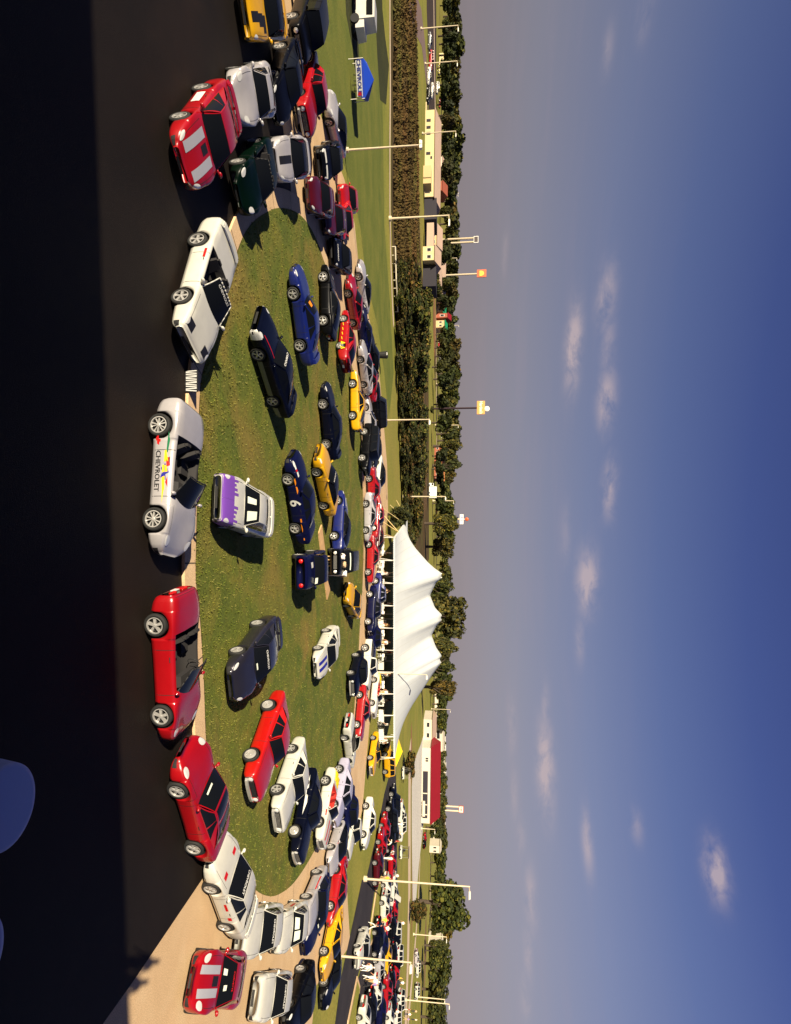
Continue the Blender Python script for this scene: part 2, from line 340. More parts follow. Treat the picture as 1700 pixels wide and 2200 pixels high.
ribbon('concrete_lane', [(903, 1840), (899, 1940), (893, 2020), (884, 2120), (876, 2200)], 5, RD, .005)
ribbon('concrete_lane', [(927, 1760), (925, 1900), (924, 2000), (925, 2100), (926, 2400)], 9, RD, .003)
ribbon('dirt_strip', [(914, 1990), (914, 2100)], 24, mat('brown_soil', (.19, .10, .03), .95, var=.2, vs=.2), .001)
# cast-shadow streaks painted onto the left lawn as dark grass sheets
DK = ground_mat('painted_shadow', [(.3, (.035, .04, .012)), (.7, (.06, .065, .016))], .2, None, .8, fine=3)
sheet('painted_shadow', gp([(803, -100), (806, 20), (811, 120), (817, 215), (830, 225), (836, 140), (828, 80), (822, 20), (820, -100)]), -.002, DK)
sheet('painted_shadow', gp([(738, -100), (744, 30), (756, 95), (765, 118), (772, 125), (770, 80), (765, 20), (762, -100)]), .001, DK)
sheet('painted_shadow', gp([(776, 60), (780, 60), (790, 70), (795, 40), (790, -60), (775, -60)]), .001, DK)
# loose clumps of weeds in the scrub (nobody could count them) and grass tufts on the near lawn
def inside(p, pg):
    c = False; n = len(pg)
    for i in range(n):
        a = pg[i]; b = pg[i-1]
        if (a.y > p[1]) != (b.y > p[1]) and p[0] < (b.x-a.x)*(p[1]-a.y)/(b.y-a.y)+a.x: c = not c
    return c
def weeds(name, region, n, hgt, wid, mats, z0, blades=5, label=None):
    rr = random.Random(3); xs = [p.x for p in region]; ys = [p.y for p in region]; b = MB(); k = 0; t = 0
    while k < n and t < n*30:
        t += 1
        p = (rr.uniform(min(xs), max(xs)), min(ys)+(max(ys)-min(ys))*rr.random()**1.8)
        if not inside(p, region): continue
        k += 1; s = rr.uniform(.5, 1.4)*(1+.0*p[1]); mi = rr.randrange(len(mats))
        for j in range(blades):
            a = rr.uniform(0, 2*pi); q = Vector((p[0]+rr.gauss(0, wid), p[1]+rr.gauss(0, wid), z0)); w = wid*rr.uniform(.25, .6); u = Vector((cos(a), sin(a), 0))*w
            lean = Vector((rr.gauss(0, .3), rr.gauss(0, .3), 1))*hgt*s*rr.uniform(.5, 1)
            b.add([q-u, q+u, q+lean+u*.3, q+lean-u*.3], [(0, 1, 2, 3)], mi)
    o = b.build(name, mats); o['kind'] = 'stuff'
    return setp(o, label, 'weeds' if 'weed' in name else 'grass')
wm = [mat('weed_brown', (.085, .05, .02), .9), mat('weed_olive', (.075, .07, .018), .9), mat('weed_dark', (.03, .026, .012), .9), mat('weed_rust', (.12, .06, .025), .9)]
scr = gp([(846, -300), (845, 20), (845, 450), (849, 560), (900, 560), (898, 300), (895, 100), (885, -300)])
weeds('scrub_weeds', scr, 4200, .42, .42, [SC], 0, 5, 'tall brown weeds covering the rough ground beyond the footpath')
gm = [mat('tuft_green', (.10, .115, .02), .9), mat('tuft_olive', (.16, .15, .03), .9), mat('tuft_dry', (.18, .15, .04), .9)]
near = [p for p in isl]
weeds('lawn_tufts', near, 15000, .06, .05, [GR, GR, gm[1]], .12, 3, 'short grass tufts of the oval lawn between the parked cars')

# joints across the kerb
jb = MB(); acc = 0; nI = len(isl)
for i in range(nI):
    a, b_ = isl[i], kerb_o[i]; acc += (isl[i]-isl[i-1]).length
    if acc > 3.0:
        acc = 0; t = (isl[(i+1) % nI]-isl[i-1]).normalized()*.02; jb.add([Vector((a.x-t.x, a.y-t.y, .114)), Vector((a.x+t.x, a.y+t.y, .114)), Vector((b_.x+t.x, b_.y+t.y, .114)), Vector((b_.x-t.x, b_.y-t.y, .114))], [(0, 1, 2, 3)])
jo = jb.build('kerb_joints', mat('joint_dark', (.06, .045, .03), .9)); jo['kind'] = 'structure'
# ------------------------------------------------------------------ car factory
def interp(tab, x, c):
    if x <= tab[0][0]: return tab[0][c]
    if x >= tab[-1][0]: return tab[-1][c]
    for i in range(len(tab)-1):
        if tab[i][0] <= x <= tab[i+1][0]: break
    x0, x1 = tab[i][0], tab[i+1][0]; y0, y1 = tab[i][c], tab[i+1][c]; h = x1-x0; d = (y1-y0)/h
    def tg(j):
        if j == 0 or j == len(tab)-1: return (tab[1][c]-tab[0][c])/(tab[1][0]-tab[0][0]) if j == 0 else (tab[-1][c]-tab[-2][c])/(tab[-1][0]-tab[-2][0])
        a = (tab[j][c]-tab[j-1][c])/(tab[j][0]-tab[j-1][0]); b = (tab[j+1][c]-tab[j][c])/(tab[j+1][0]-tab[j][0])
        return 0 if a*b <= 0 else 2*a*b/(a+b)
    m0, m1 = tg(i), tg(i+1); t = (x-x0)/h
    return (2*t**3-3*t*t+1)*y0+(t**3-2*t*t+t)*h*m0+(-2*t**3+3*t*t)*y1+(t**3-t*t)*h*m1
# table columns: x, half width, bottom z, shoulder z, centre z
SPEC = {}
SPEC['c6'] = dict(ax=1.34, rw=.335, sq=0, t=[(-2.17, .74, .42, .80, .84), (-2.13, .80, .34, .86, .90), (-2.0, .86, .26, .90, .94), (-1.7, .915, .20, .92, .96), (-1.34, .935, .17, .91, .96), (-.8, .90, .15, .85, .93), (-.2, .88, .15, .81, .90), (.4, .885, .15, .80, .88), (.85, .90, .15, .81, .87), (1.34, .92, .15, .80, .78), (1.8, .87, .16, .70, .66), (2.05, .76, .18, .60, .57), (2.2, .60, .22, .50, .48), (2.28, .40, .28, .42, .42)],
    gh=dict(w0=.82, w1=.05, r1=-.55, b0=-1.75, zr=1.23, wb=.79, wt=.54, bul=.20, rb=.10), tail='round', cab=(-1.05, .70), roofdark=False, mir=.62)
SPEC['cam4'] = dict(ax=1.29, rw=.33, sq=0, t=[(-2.42, .72, .42, .78, .82), (-2.38, .80, .36, .88, .92), (-2.2, .87, .28, .93, .97), (-1.8, .92, .20, .93, .97), (-1.29, .94, .18, .90, .96), (-.7, .93, .16, .86, .93), (0, .92, .16, .84, .90), (.6, .92, .16, .83, .90), (1.0, .93, .16, .82, .87), (1.29, .93, .16, .80, .82), (1.8, .90, .17, .71, .73), (2.15, .82, .19, .62, .63), (2.35, .68, .24, .54, .54), (2.46, .48, .30, .46, .46)],
    gh=dict(w0=1.0, w1=.10, r1=-.75, b0=-1.85, zr=1.27, wb=.82, wt=.56, bul=.20, rb=.12), tail='wide', cab=(-1.15, .85), spoiler=.12, mir=.75)
SPEC['cam3'] = dict(ax=1.285, rw=.33, sq=1, t=[(-2.40, .80, .40, .84, .86), (-2.37, .86, .32, .92, .94), (-2.1, .90, .24, .94, .96), (-1.285, .92, .18, .90, .93), (-.6, .92, .17, .87, .91), (.5, .92, .17, .85, .91), (1.0, .92, .17, .84, .88), (1.285, .92, .17, .82, .86), (1.9, .89, .18, .74, .77), (2.25, .86, .20, .66, .68), (2.38, .82, .26, .60, .61), (2.42, .76, .34, .54, .55)],
    gh=dict(w0=.98, w1=.15, r1=-.65, b0=-1.85, zr=1.27, wb=.80, wt=.55, bul=.10, rb=.05), tail='wide', cab=(-1.0, .8), spoiler=.10, mir=.72)
SPEC['musc'] = dict(ax=1.40, rw=.34, sq=1, t=[(-2.45, .78, .42, .74, .76), (-2.42, .84, .36, .84, .86), (-2.2, .90, .28, .92, .93), (-1.7, .94, .24, .95, .97), (-1.40, .95, .22, .95, .98), (-.9, .94, .20, .90, .97), (0, .93, .20, .87, .95), (.7, .93, .20, .87, .97), (1.0, .935, .20, .87, .97), (1.40, .94, .22, .87, .95), (2.0, .92, .26, .84, .90), (2.3, .88, .30, .80, .84), (2.40, .84, .36, .74, .78), (2.43, .80, .40, .70, .74)],
    gh=dict(w0=.72, w1=.12, r1=-.85, b0=-1.65, zr=1.36, wb=.80, wt=.60, bul=.12, rb=.05), tail='bar', cab=(-1.3, .62), grille=1, bumper=1, mir=.45)
SPEC['old'] = dict(ax=1.47, rw=.36, sq=1, t=[(-2.50, .76, .44, .82, .86), (-2.46, .84, .40, .92, .95), (-2.1, .93, .32, 1.02, 1.02), (-1.47, .96, .26, 1.02, 1.06), (-.8, .95, .24, .98, 1.04), (0, .94, .24, .96, 1.02), (.8, .94, .24, .98, 1.08), (1.2, .94, .25, 1.0, 1.10), (1.47, .94, .26, 1.0, 1.10), (2.1, .90, .32, .96, 1.02), (2.35, .86, .38, .90, .94), (2.42, .80, .44, .84, .88)],
    gh=dict(w0=.78, w1=.30, r1=-.85, b0=-1.45, zr=1.55, wb=.82, wt=.64, bul=.14, rb=.06), tail='round', cab=(-1.3, .70), grille=1, bumper=1, mir=.5)
SPEC['sed'] = dict(ax=1.40, rw=.33, sq=0, t=[(-2.42, .74, .42, .86, .90), (-2.38, .82, .34, .96, 1.0), (-2.1, .88, .26, 1.02, 1.05), (-1.40, .91, .20, .98, 1.04), (-.7, .91, .18, .94, 1.0), (.5, .91, .18, .91, .98), (1.0, .91, .18, .90, .97), (1.40, .91, .18, .87, .92), (2.0, .87, .20, .76, .82), (2.3, .76, .24, .66, .72), (2.42, .60, .32, .56, .60)],
    gh=dict(w0=1.0, w1=.25, r1=-.85, b0=-1.70, zr=1.41, wb=.82, wt=.60, bul=.16, rb=.10), tail='wide', cab=(-1.2, .9), mir=.78)
SPEC['suv'] = dict(ax=1.42, rw=.38, sq=1, t=[(-2.36, .84, .46, 1.0, 1.02), (-2.34, .90, .38, 1.06, 1.07), (-1.42, .93, .30, 1.06, 1.08), (0, .93, .28, 1.04, 1.08), (.9, .93, .28, 1.04, 1.12), (1.42, .93, .30, 1.02, 1.12), (2.1, .90, .34, .98, 1.06), (2.32, .86, .42, .92, .98), (2.36, .82, .48, .88, .92)],
    gh=dict(w0=1.0, w1=.50, r1=-2.10, b0=-2.30, zr=1.72, wb=.85, wt=.70, bul=.08, rb=.03), tail='wide', cab=(-1.2, .9), grille=1, mir=.75)
SPEC['truck'] = dict(SPEC['suv']); SPEC['truck']['gh'] = dict(w0=1.0, w1=.45, r1=-.45, b0=-.62, zr=1.62, wb=.85, wt=.70, bul=.08, rb=.03); SPEC['truck']['bed'] = (-2.25, -.72)
SPEC['race'] = dict(SPEC['sed']); SPEC['race']['gh'] = dict(w0=.85, w1=.15, r1=-.80, b0=-1.70, zr=1.28, wb=.82, wt=.60, bul=.16, rb=.10)
def section(sp, x, zb=None, inner=None):
    w = interp(sp['t'], x, 1); b = interp(sp['t'], x, 2) if zb is None else zb; zs = interp(sp['t'], x, 3); zt = interp(sp['t'], x, 4); h = zs-b; d = zt-zs; q = sp['sq']
    pts = [(0, b), (.78*w, b), (.93*w, b+.04*h), (.985*w, b+.22*h), (w, b+.52*h), (.988*w, b+.80*h), (.955*w, b+.94*h) if not q else (.968*w, b+.95*h),
           (.875*w, zs+.12*d+.012) if not q else (.90*w, zs+.05*d+.014), (.62*w, zs+.52*d+.012), (.32*w, zs+.87*d+.006), (0, zt)]
    if inner: pts = pts[:7]+[(.88*w, zs+.012), (.80*w, zs-.03), (.76*w, inner), (0, inner+.02)]
    return pts
def Psec(sp, x, k):
    pts = section(sp, x); k = max(0, min(9.999, k)); i = int(k); f = k-i
    return Vector((x, pts[i][0]*(1-f)+pts[i+1][0]*f, pts[i][1]*(1-f)+pts[i+1][1]*f))
def kz(sp, x, z):
    pts = section(sp, x)
    for i in range(2, 7):
        if pts[i][1] <= z <= pts[i+1][1]: return i+(z-pts[i][1])/max(1e-6, pts[i+1][1]-pts[i][1])
    return 6.5 if z > pts[6][1] else 2
def ky(sp, x, y):
    pts = section(sp, x); y = abs(y)
    for i in range(6, 10):
        if pts[i][0] >= y >= pts[i+1][0]: return i+(pts[i][0]-y)/max(1e-6, pts[i][0]-pts[i+1][0])
    return 6
def hull(sp, conv, step=.07):
    t = sp['t']; x0, x1 = t[0][0], t[-1][0]; ax = sp['ax']; Ra = sp['rw']+.055; zc = sp['rw']
    xs = set(); n = int((x1-x0)/step)
    for i in range(n+1): xs.add(round(x0+(x1-x0)*i/n, 4))
    for q in t: xs.add(q[0])
    for a in (-ax, ax):
        for k in range(13): xs.add(round(a-Ra*cos(pi*k/12), 4))
        xs.add(round(a-Ra-.004, 4)); xs.add(round(a+Ra+.004, 4))
    cab = sp['cab'] if conv else None
    if conv and 'bed' in sp: cab = sp['bed']
    if cab:
        for c in cab: xs.add(c-.006); xs.add(c+.006)
    xs = sorted(xs); V = []; rows = []; inn = []
    for x in xs:
        zb = None
        for a in (-ax, ax):
            if abs(x-a) <= Ra+.0005: zb = max(interp(t, x, 2), zc+sqrt(max(0, Ra*Ra-(x-a)**2)))
        zin = None
        if cab and cab[0] < x < cab[1]: zin = .46 if 'bed' not in sp else .62
        if zb and zin: zin = max(zin, zb+.02)
        s = section(sp, x, zb, zin); inn.append(zin is not None)
        row = []
        for (y, z) in s: row.append(len(V)); V.append((x, y, z))
        row2 = [row[0]]
        for (y, z) in s[1:-1]: row2.append(len(V)); V.append((x, -y, z))
        row2.append(row[-1]); rows.append((row, row2))
    Fc = []; Fm = []
    for i in range(len(rows)-1):
        (a, a2), (b, b2) = rows[i], rows[i+1]
        for j in range(10):
            mi = 1 if j < 2 else 0
            if (inn[i] or inn[i+1]) and j >= 7: mi = 2
            Fc.append((a[j], a[j+1], b[j+1], b[j])); Fm.append(mi)
            Fc.append((a2[j], b2[j], b2[j+1], a2[j+1])); Fm.append(mi)
    for e, fl in ((rows[0], False), (rows[-1], True)):
        a, a2 = e; loop = a+a2[-2:0:-1]
        Fc.append(tuple(loop) if not fl else tuple(reversed(loop))); Fm.append(0)
    return V, Fc, Fm
def patch(p00, p10, p11, p01, bul, n=8, m=5):
    """p(u,v); bul(u,v) -> Vector"""
    g = []
    for j in range(m+1):
        for i in range(n+1):
            u, v = i/n, j/m
            g.append(p00*(1-u)*(1-v)+p10*u*(1-v)+p11*u*v+p01*(1-u)*v+bul(u, v))
    f = [(j*(n+1)+i, j*(n+1)+i+1, (j+1)*(n+1)+i+1, (j+1)*(n+1)+i) for j in range(m) for i in range(n)]
    return g, f
class GH:
    """greenhouse panels: each a function (u,v)->point, outward offset available"""
    def __init__(s, sp):
        g = sp['gh']; s.g = g; zb0 = interp(sp['t'], g['w0'], 4)-.02; zbr = interp(sp['t'], g['b0'], 4)-.02
        zs = lambda x: interp(sp['t'], x, 3)+.0
        V = Vector; wb, wt, zr = g['wb'], g['wt'], g['zr']
        s.A = {+1: V((g['w0']-.16, wb, zs(g['w0']-.16)-.01)), -1: V((g['w0']-.16, -wb, zs(g['w0']-.16)-.01))}
        s.B = {k: V((g['w1'], k*wt, zr-.035)) for k in (1, -1)}
        s.Cc = {k: V((g['r1'], k*wt, zr-.045)) for k in (1, -1)}
        xb = g['b0']; s.D = {k: V((xb+.10, k*(wb-.04), zs(xb+.10)-.005)) for k in (1, -1)}
        s.zc0 = zb0; s.b = g['bul']; s.rb = g['rb']
    def wind(s, u, v):
        a = s.A[1]*(1-u)+s.A[-1]*u; b = s.B[1]*(1-u)+s.B[-1]*u; p = a*(1-v)+b*v; q = 4*u*(1-u)
        return p+Vector((s.b*(1-.72*v)*q+.03*4*v*(1-v), 0, .03*q+max(0, s.zc0-s.A[1].z)*q*(1-v)*.9))
    def roof(s, u, v):
        a = s.Cc[1]*(1-u)+s.Cc[-1]*u; b = s.B[1]*(1-u)+s.B[-1]*u; p = a*(1-v)+b*v; q = 4*u*(1-u)
        return p+Vector((s.b*.28*q*v-s.rb*.5*q*(1-v), 0, .03*q+.03*4*v*(1-v)))
    def rear(s, u, v):
        a = s.D[-1]*(1-u)+s.D[1]*u; b = s.Cc[-1]*(1-u)+s.Cc[1]*u; p = a*(1-v)+b*v; q = 4*u*(1-u)
        return p+Vector((-s.rb*q*(1-.5*v), 0, .03*q+.05*4*v*(1-v)))
    def side(s, k, u, v):
        a = s.D[k]*(1-u)+s.A[k]*u; top = s.Cc[k]*(1-u)+s.B[k]*u; top = top+Vector((0, 0, .02*4*u*(1-u)))
        p = a*(1-v)+top*v
        return p+Vector((0, k*.035*4*v*(1-v), 0))
def grid(fn, u0, u1, v0, v1, n, m, off=0.0, flip=False):
    g = []; e = 1e-3
    for j in range(m+1):
        for i in range(n+1):
            u = u0+(u1-u0)*i/n; v = v0+(v1-v0)*j/m; p = fn(u, v)
            if off:
                nn = (fn(u+e, v)-fn(u-e, v)).cross(fn(u, v+e)-fn(u, v-e))
                if nn.length > 0: nn.normalize()
                if nn.dot(p-Vector((-.35, 0, .7))) < 0: nn = -nn
                p = p+nn*off
            g.append(p)
    f = [(j*(n+1)+i, j*(n+1)+i+1, (j+1)*(n+1)+i+1, (j+1)*(n+1)+i) for j in range(m) for i in range(n)]
    if flip: f = [tuple(reversed(q)) for q in f]
    return g, f
def quadgrid(fn, cs, n, m, off, flip=False):
    """patch in uv space bounded by 4 uv corners"""
    (a, b, c, d) = cs
    def h(s, t):
        u = a[0]*(1-s)*(1-t)+b[0]*s*(1-t)+c[0]*s*t+d[0]*(1-s)*t; v = a[1]*(1-s)*(1-t)+b[1]*s*(1-t)+c[1]*s*t+d[1]*(1-s)*t
        return fn(u, v)
    return grid(h, 0, 1, 0, 1, n, m, off, flip)
MESH = {}
def mesh_of(key, maker):
    if key not in MESH:
        v, f, fm, mats, sm = maker(); me = bpy.data.meshes.new(key[0]); me.from_pydata([tuple(q) for q in v], [], f)
        for m in mats: me.materials.append(m)
        if fm: me.polygons.foreach_set('material_index', fm)
        if sm: me.polygons.foreach_set('use_smooth', [True]*len(f))
        me.update(); MESH[key] = me
    return MESH[key]
def inst(name, me, parent, pm=None, slot=0):
    o = bpy.data.objects.new(name, me); COL.objects.link(o); o.parent = parent
    if pm is not None:
        o.material_slots[slot].link = 'OBJECT'; o.material_slots[slot].material = pm
    return o
def mb_mesh(key, b, mats, sm=True):
    return mesh_of(key, lambda: (b().v, b_last[0].f, b_last[0].m, mats, sm))
b_last = [None]
def keep(b): b_last[0] = b; return b
def tyre_b(sp):
    r = sp['rw']; w = .115; b = MB()
    prof = [(r*.72, -w), (r*.9, -w), (r*.98, -w*.8), (r, -w*.4), (r, w*.4), (r*.98, w*.8), (r*.9, w), (r*.72, w), (r*.70, w*.6), (r*.70, -w*.6), (r*.72, -w)]
    b.lathe((0, 0, 0), prof, 28, 0, 'Y'); return keep(b)
def rim_b(sp, style):
    r = sp['rw']*.74; b = MB(); w = .112
    b.lathe((0, 0, 0), [(r*.97, -w*.9), (r*.97, w*.55), (r*.99, w*.98), (r*.86, w*1.02), (r*.84, w*.55)], 26, 0, 'Y')
    b.lathe((0, 0, 0), [(r*.86, w*.1), (.001, w*.1)], 20, 1, 'Y')
    if style == 'disc':
        b.lathe((0, 0, 0), [(r*.88, w*.75), (r*.55, w*1.0), (r*.5, w*.85), (r*.25, w*.9), (.001, w*1.15)], 22, 0, 'Y')
        return keep(b)
    n = 5 if style == 'five' else 10
    for i in range(n):
        a = 2*pi*i/n+(.12 if style == 'ten' and i % 2 else 0); c = Vector((cos(a), 0, sin(a))); s = Vector((-sin(a), 0, cos(a))); ww = (.026, .040) if n == 5 else (.011, .016)
        vs = []
        for rr, wd, yy in ((r*.12, ww[0], w*.95), (r*.9, ww[1]*(1.15), w*.72)):
            for sg in (-1, 1):
                vs.append(c*rr+s*wd*sg+Vector((0, yy, 0)))
        for rr, wd, yy in ((r*.12, ww[0], w*.4), (r*.9, ww[1]*1.15, w*.3)):
            for sg in (-1, 1): vs.append(c*rr+s*wd*sg*1.1+Vector((0, yy, 0)))
        b.add(vs, [(0, 1, 3, 2), (1, 5, 7, 3), (4, 0, 2, 6), (2, 3, 7, 6)], 0)
    b.lathe((0, 0, 0), [(r*.22, w*.5), (r*.22, w*.98), (r*.12, w*1.05), (.001, w*1.05)], 14, 0, 'Y')
    return keep(b)
def car(kind, col, loc, heading, label, cat='car', group=None, conv=False, lod=0, rim='five', roofcol=None, decals=(), name=None, hood=False, glassroof=False, rimcol=None, intm=None, z0=.013, front=None):
    sp = SPEC[kind]; pm = P[col] if isinstance(col, str) else col
    nm = name or {'suv': 'parked_suv', 'truck': 'pickup_truck', 'race': 'racing_car', 'c6': 'sports_car', 'old': 'classic_car', 'sed': 'saloon_car'}.get(kind, 'parked_car')
    root = emp(nm, (loc[0], loc[1], z0), heading, label=label, cat=cat, group=group)
    gx = GH(sp); g = sp['gh']
    step = .08 if lod == 0 else .2
    bed = 'bed' in sp
    me = mesh_of(('body', kind, conv or bed, lod > 0), lambda: (*hull(sp, conv or bed, step), [P['red'], M['dark'], M['interior']], True))
    body = inst('body', me, root, pm)
    if intm: body.material_slots[2].link = 'OBJECT'; body.material_slots[2].material = intm
    n, m = (10, 5) if lod == 0 else (5, 3)
    if not conv:
        def cabin():
            b = MB()
            for fn in (gx.wind, gx.roof, gx.rear): v, f = grid(fn, 0, 1, 0, 1, n, m); b.add(v, [tuple(reversed(q)) for q in f] if fn == gx.wind else f)
            for k in (1, -1): v, f = grid(lambda u, v: gx.side(k, u, v), 0, 1, 0, 1, n, m); b.add(v, f)
            bm2 = bmesh.new(); vv = [bm2.verts.new(q) for q in b.v]
            for q in b.f:
                try: bm2.faces.new([vv[i] for i in q])
                except ValueError: pass
            bmesh.ops.remove_doubles(bm2, verts=bm2.verts, dist=.002); bmesh.ops.recalc_face_normals(bm2, faces=bm2.faces)
            # crease-free smooth pieces: split by panel normals is not needed at this size
            bm2.verts.index_update(); v = [q.co.copy() for q in bm2.verts]; f = [tuple(x.index for x in q.verts) for q in bm2.faces]; bm2.free()
            return v, f, None, [P['red']], False
        inst('roof', mesh_of(('cabin', kind, lod > 0), cabin), root, P[roofcol] if roofcol else pm)
    def wg():
        v, f = grid(gx.wind, .02, .98, .04 if not conv else .0, .965, n, m, .007); return v, f, None, [M['glass']], True
    inst('windshield', mesh_of(('windshield', kind, conv, lod > 0), wg), root)
    if conv:
        def fr():
            b = MB(); pts = [gx.wind(0, j/4) for j in range(5)]+[gx.wind(i/8, 1) for i in range(1, 9)]+[gx.wind(1, 1-j/4) for j in range(1, 5)]
            b.tube(pts, .022, 6); return b.v, b.f, b.m, [P['red']], True
        inst('windshield_frame', mesh_of(('wframe', kind), fr), root, pm if conv != 'dark' else M['dark'])
        def seat(sd):
            def mkk():
                b = MB(); x = g['w1']-.50; z = .42
                b.box((x, sd*.38, z+.08), (.5, .46, .16)); M4 = Matrix.Rotation(-.35, 3, 'Y')
                b.box((x-.32, sd*.38, z+.32), (.13, .44, .48), M4=M4, taper=.8); b.box((x-.43, sd*.38, z+.56), (.08, .22, .12)); return b.v, b.f, b.m, [M['interior']], False
            return mkk
        for sd in (1, -1): inst('seat', mesh_of(('seat', kind, sd), seat(sd)), root, intm or M['interior'])
        def dash():
            b = MB(); x = g['w1']+.18; b.box((x+.16, 0, .80), (.34, 1.36, .16), taper=.9)
            c = Vector((x-.12, .38, .84)); ns = 14
            pts = [c+Vector((sin(.4)*.18*sin(2*pi*i/ns), .18*cos(2*pi*i/ns), .16*sin(2*pi*i/ns))) for i in range(ns+1)]; b.tube(pts, .014, 5, 1)
            return b.v, b.f, b.m, [M['interior'], M['dark']], False
        inst('dashboard', mesh_of(('dash', kind), dash), root)
    else:
        for k in (1, -1):
            def sg(k=k):
                fn = lambda u, v: gx.side(k, u, v); b = MB()
                hi = .94; uA = .95
                if kind in ('suv',):
                    spans = [(.05, .33), (.36, .62), (.65, uA)]
                elif kind in ('sed', 'old', 'race'):
                    spans = [(.24, .54), (.57, uA)] if kind != 'race' else [(.22, .50), (.53, uA)]
                elif kind == 'truck': spans = [(.12, uA)]
                else: spans = [(.24, .475), (.49, uA)]
                for i, (u0, u1) in enumerate(spans):
                    last = i == len(spans)-1
                    v, f = quadgrid(fn, [(u0+(.02 if i else 0), .10), (u1+(.03 if last else 0), .10), (u1-(.03 if last else 0), hi), (u0+(.06 if i == 0 and kind not in ('suv', 'truck') else .0), hi)], 5, 3, .006, flip=(k == -1))
                    # outward for both sides
                    b.add(v, f)
                return b.v, b.f, b.m, [M['glass']], True
            inst('side_window', mesh_of(('sidewin', kind, k, 0), sg), root)
        def rg():
            v, f = grid(gx.rear, .07, .93, .10, .93, n, m, .007)
            return v, f, None, [M['glass']], True
        inst('rear_window', mesh_of(('rearwin', kind, lod > 0), rg), root)
        if glassroof:
            def rf():
                v, f = grid(gx.roof, .06, .94, .12, .92, n, m, .007)
                return v, f, None, [M['glass']], True
            inst('roof_panel', mesh_of(('roofp', kind), rf), root)
    ax, rw = sp['ax'], sp['rw']
    tme = mesh_of(('tyre', kind), lambda: (tyre_b(sp).v, b_last[0].f, b_last[0].m, [M['rubber']], True))
    rme = mesh_of(('rim', kind, rim), lambda: (rim_b(sp, rim).v, b_last[0].f, b_last[0].m, [M['alloy'], M['dark']], False))
    for xx in (ax, -ax):
        for k in (1, -1):
            wy = interp(sp['t'], xx, 1)-.125
            wl = inst('wheel', tme, root); wl.location = (xx, k*wy, rw)
            if k == -1: wl.rotation_euler.z = pi
            ro = inst('rim', rme, wl, rimcol or (M['chrome'] if rim != 'ten' else M['alloy']))
    t = sp['t']; xf = t[-1][0]; xr = t[0][0]
    # lamps, grille, bumpers, mirrors
    def side_patch(x0, x1, k0, k1, side, off=.006, n=4, m=3):
        fn = lambda u, v: Vector((1, side, 1))*1 if False else (lambda p: Vector((p.x, p.y*side, p.z)))(Psec(sp, x0+(x1-x0)*u, k0+(k1-k0)*v))
        v, f = grid(fn, 0, 1, 0, 1, n, m)
        out = []
        for i, p in enumerate(v):
            u = (i % (n+1))/n; vv = (i//(n+1))/m; e = .02
            tu = fn(u+e, vv)-fn(u-e, vv); tv = fn(u, vv+e)-fn(u, vv-e); nn = tu.cross(tv)
            if nn.length > 1e-9: nn.normalize()
            c = Vector((p.x, 0, .45))
            if nn.dot(p-c) < 0: nn = -nn
            out.append(p+nn*off)
        return out, f
    def side_oval(x0, x1, k0, k1, side, off):
        base = side_patch(x0, x1, k0, k1, side, off, 10, 6)[0]; keepi = {}; vs = []; fs = []
        for j in range(7):
            for i in range(11):
                uu, vv = i/5-1, j/3-1; m_ = max(abs(uu), abs(vv)) or 1; l_ = sqrt(uu*uu+vv*vv) or 1; q = m_/l_
                a_, b_ = (uu*q+1)/2, (vv*q+1)/2; x = x0+(x1-x0)*a_; kk = k0+(k1-k0)*b_; p = Psec(sp, x, kk); e = .02
                tu = Psec(sp, x+e, kk)-Psec(sp, x-e, kk); tv = Psec(sp, x, kk+.1)-Psec(sp, x, kk-.1); nn = tu.cross(tv)
                if nn.length > 1e-9: nn.normalize()
                if nn.dot(p-Vector((p.x, 0, .45))) < 0: nn = -nn
                p = p+nn*off; vs.append(Vector((p.x, p.y*side, p.z)))
        return vs, [(j*11+i, j*11+i+1, j*11+i+12, j*11+i+11) for j in range(6) for i in range(10)]
    for k in (1, -1):
        def hl(k=k):
            b = MB()
            if kind in ('musc', 'old', 'suv', 'truck'):
                w = interp(t, xf-.05, 1); z = (interp(t, xf, 3)+interp(t, xf, 2))/2+.04
                b.lathe((0, 0, 0), [(.001, .05), (.07, .04), (.095, .015), (.11, .02), (.11, -.05)], 14, 0, 'Y')
                for q in b.v: q.xyz = (q.y, q.x, q.z)
                for q in b.v: q += Vector((xf+.005, k*w*.74, z))
            else:
                x1 = xf-.10 if kind != 'c6' else xf-.22; a, c = (6.4, 8.0) if kind in ('c6',) else (6.1, 7.4)
                v, f = side_oval(x1-.30, x1, a, c, k, .008); b.add(v, f)
            return b.v, b.f, b.m, [M['lamp']], True
        inst('headlight', mesh_of(('headlight', kind, k), hl), root, M['dred'] if name == 'race_truck' else None)
        def tl(k=k):
            b = MB(); w = interp(t, xr, 1); z = interp(t, xr, 3)-.10
            if sp['tail'] == 'round':
                for yy in ((.62, .36) if kind == 'c6' else (.66,)):
                    q = MB().lathe((0, 0, 0), [(.001, .03), (.05, .03), (.075, .01), (.075, -.04)], 12, 0, 'Y')
                    b.add([Vector((xr-.004-p.y, k*w*yy+p.x, z-.04+p.z)) for p in q.v], q.f)
            elif sp['tail'] == 'wide': b.box((xr-.006, k*w*.68, z), (.04, .36, .13))
            else: b.box((xr-.006, k*w*.66, z-.02), (.04, .30, .10))
            return b.v, b.f, b.m, [M['tail']], False
        inst('tail_light', mesh_of(('taillight', kind, k), tl), root)
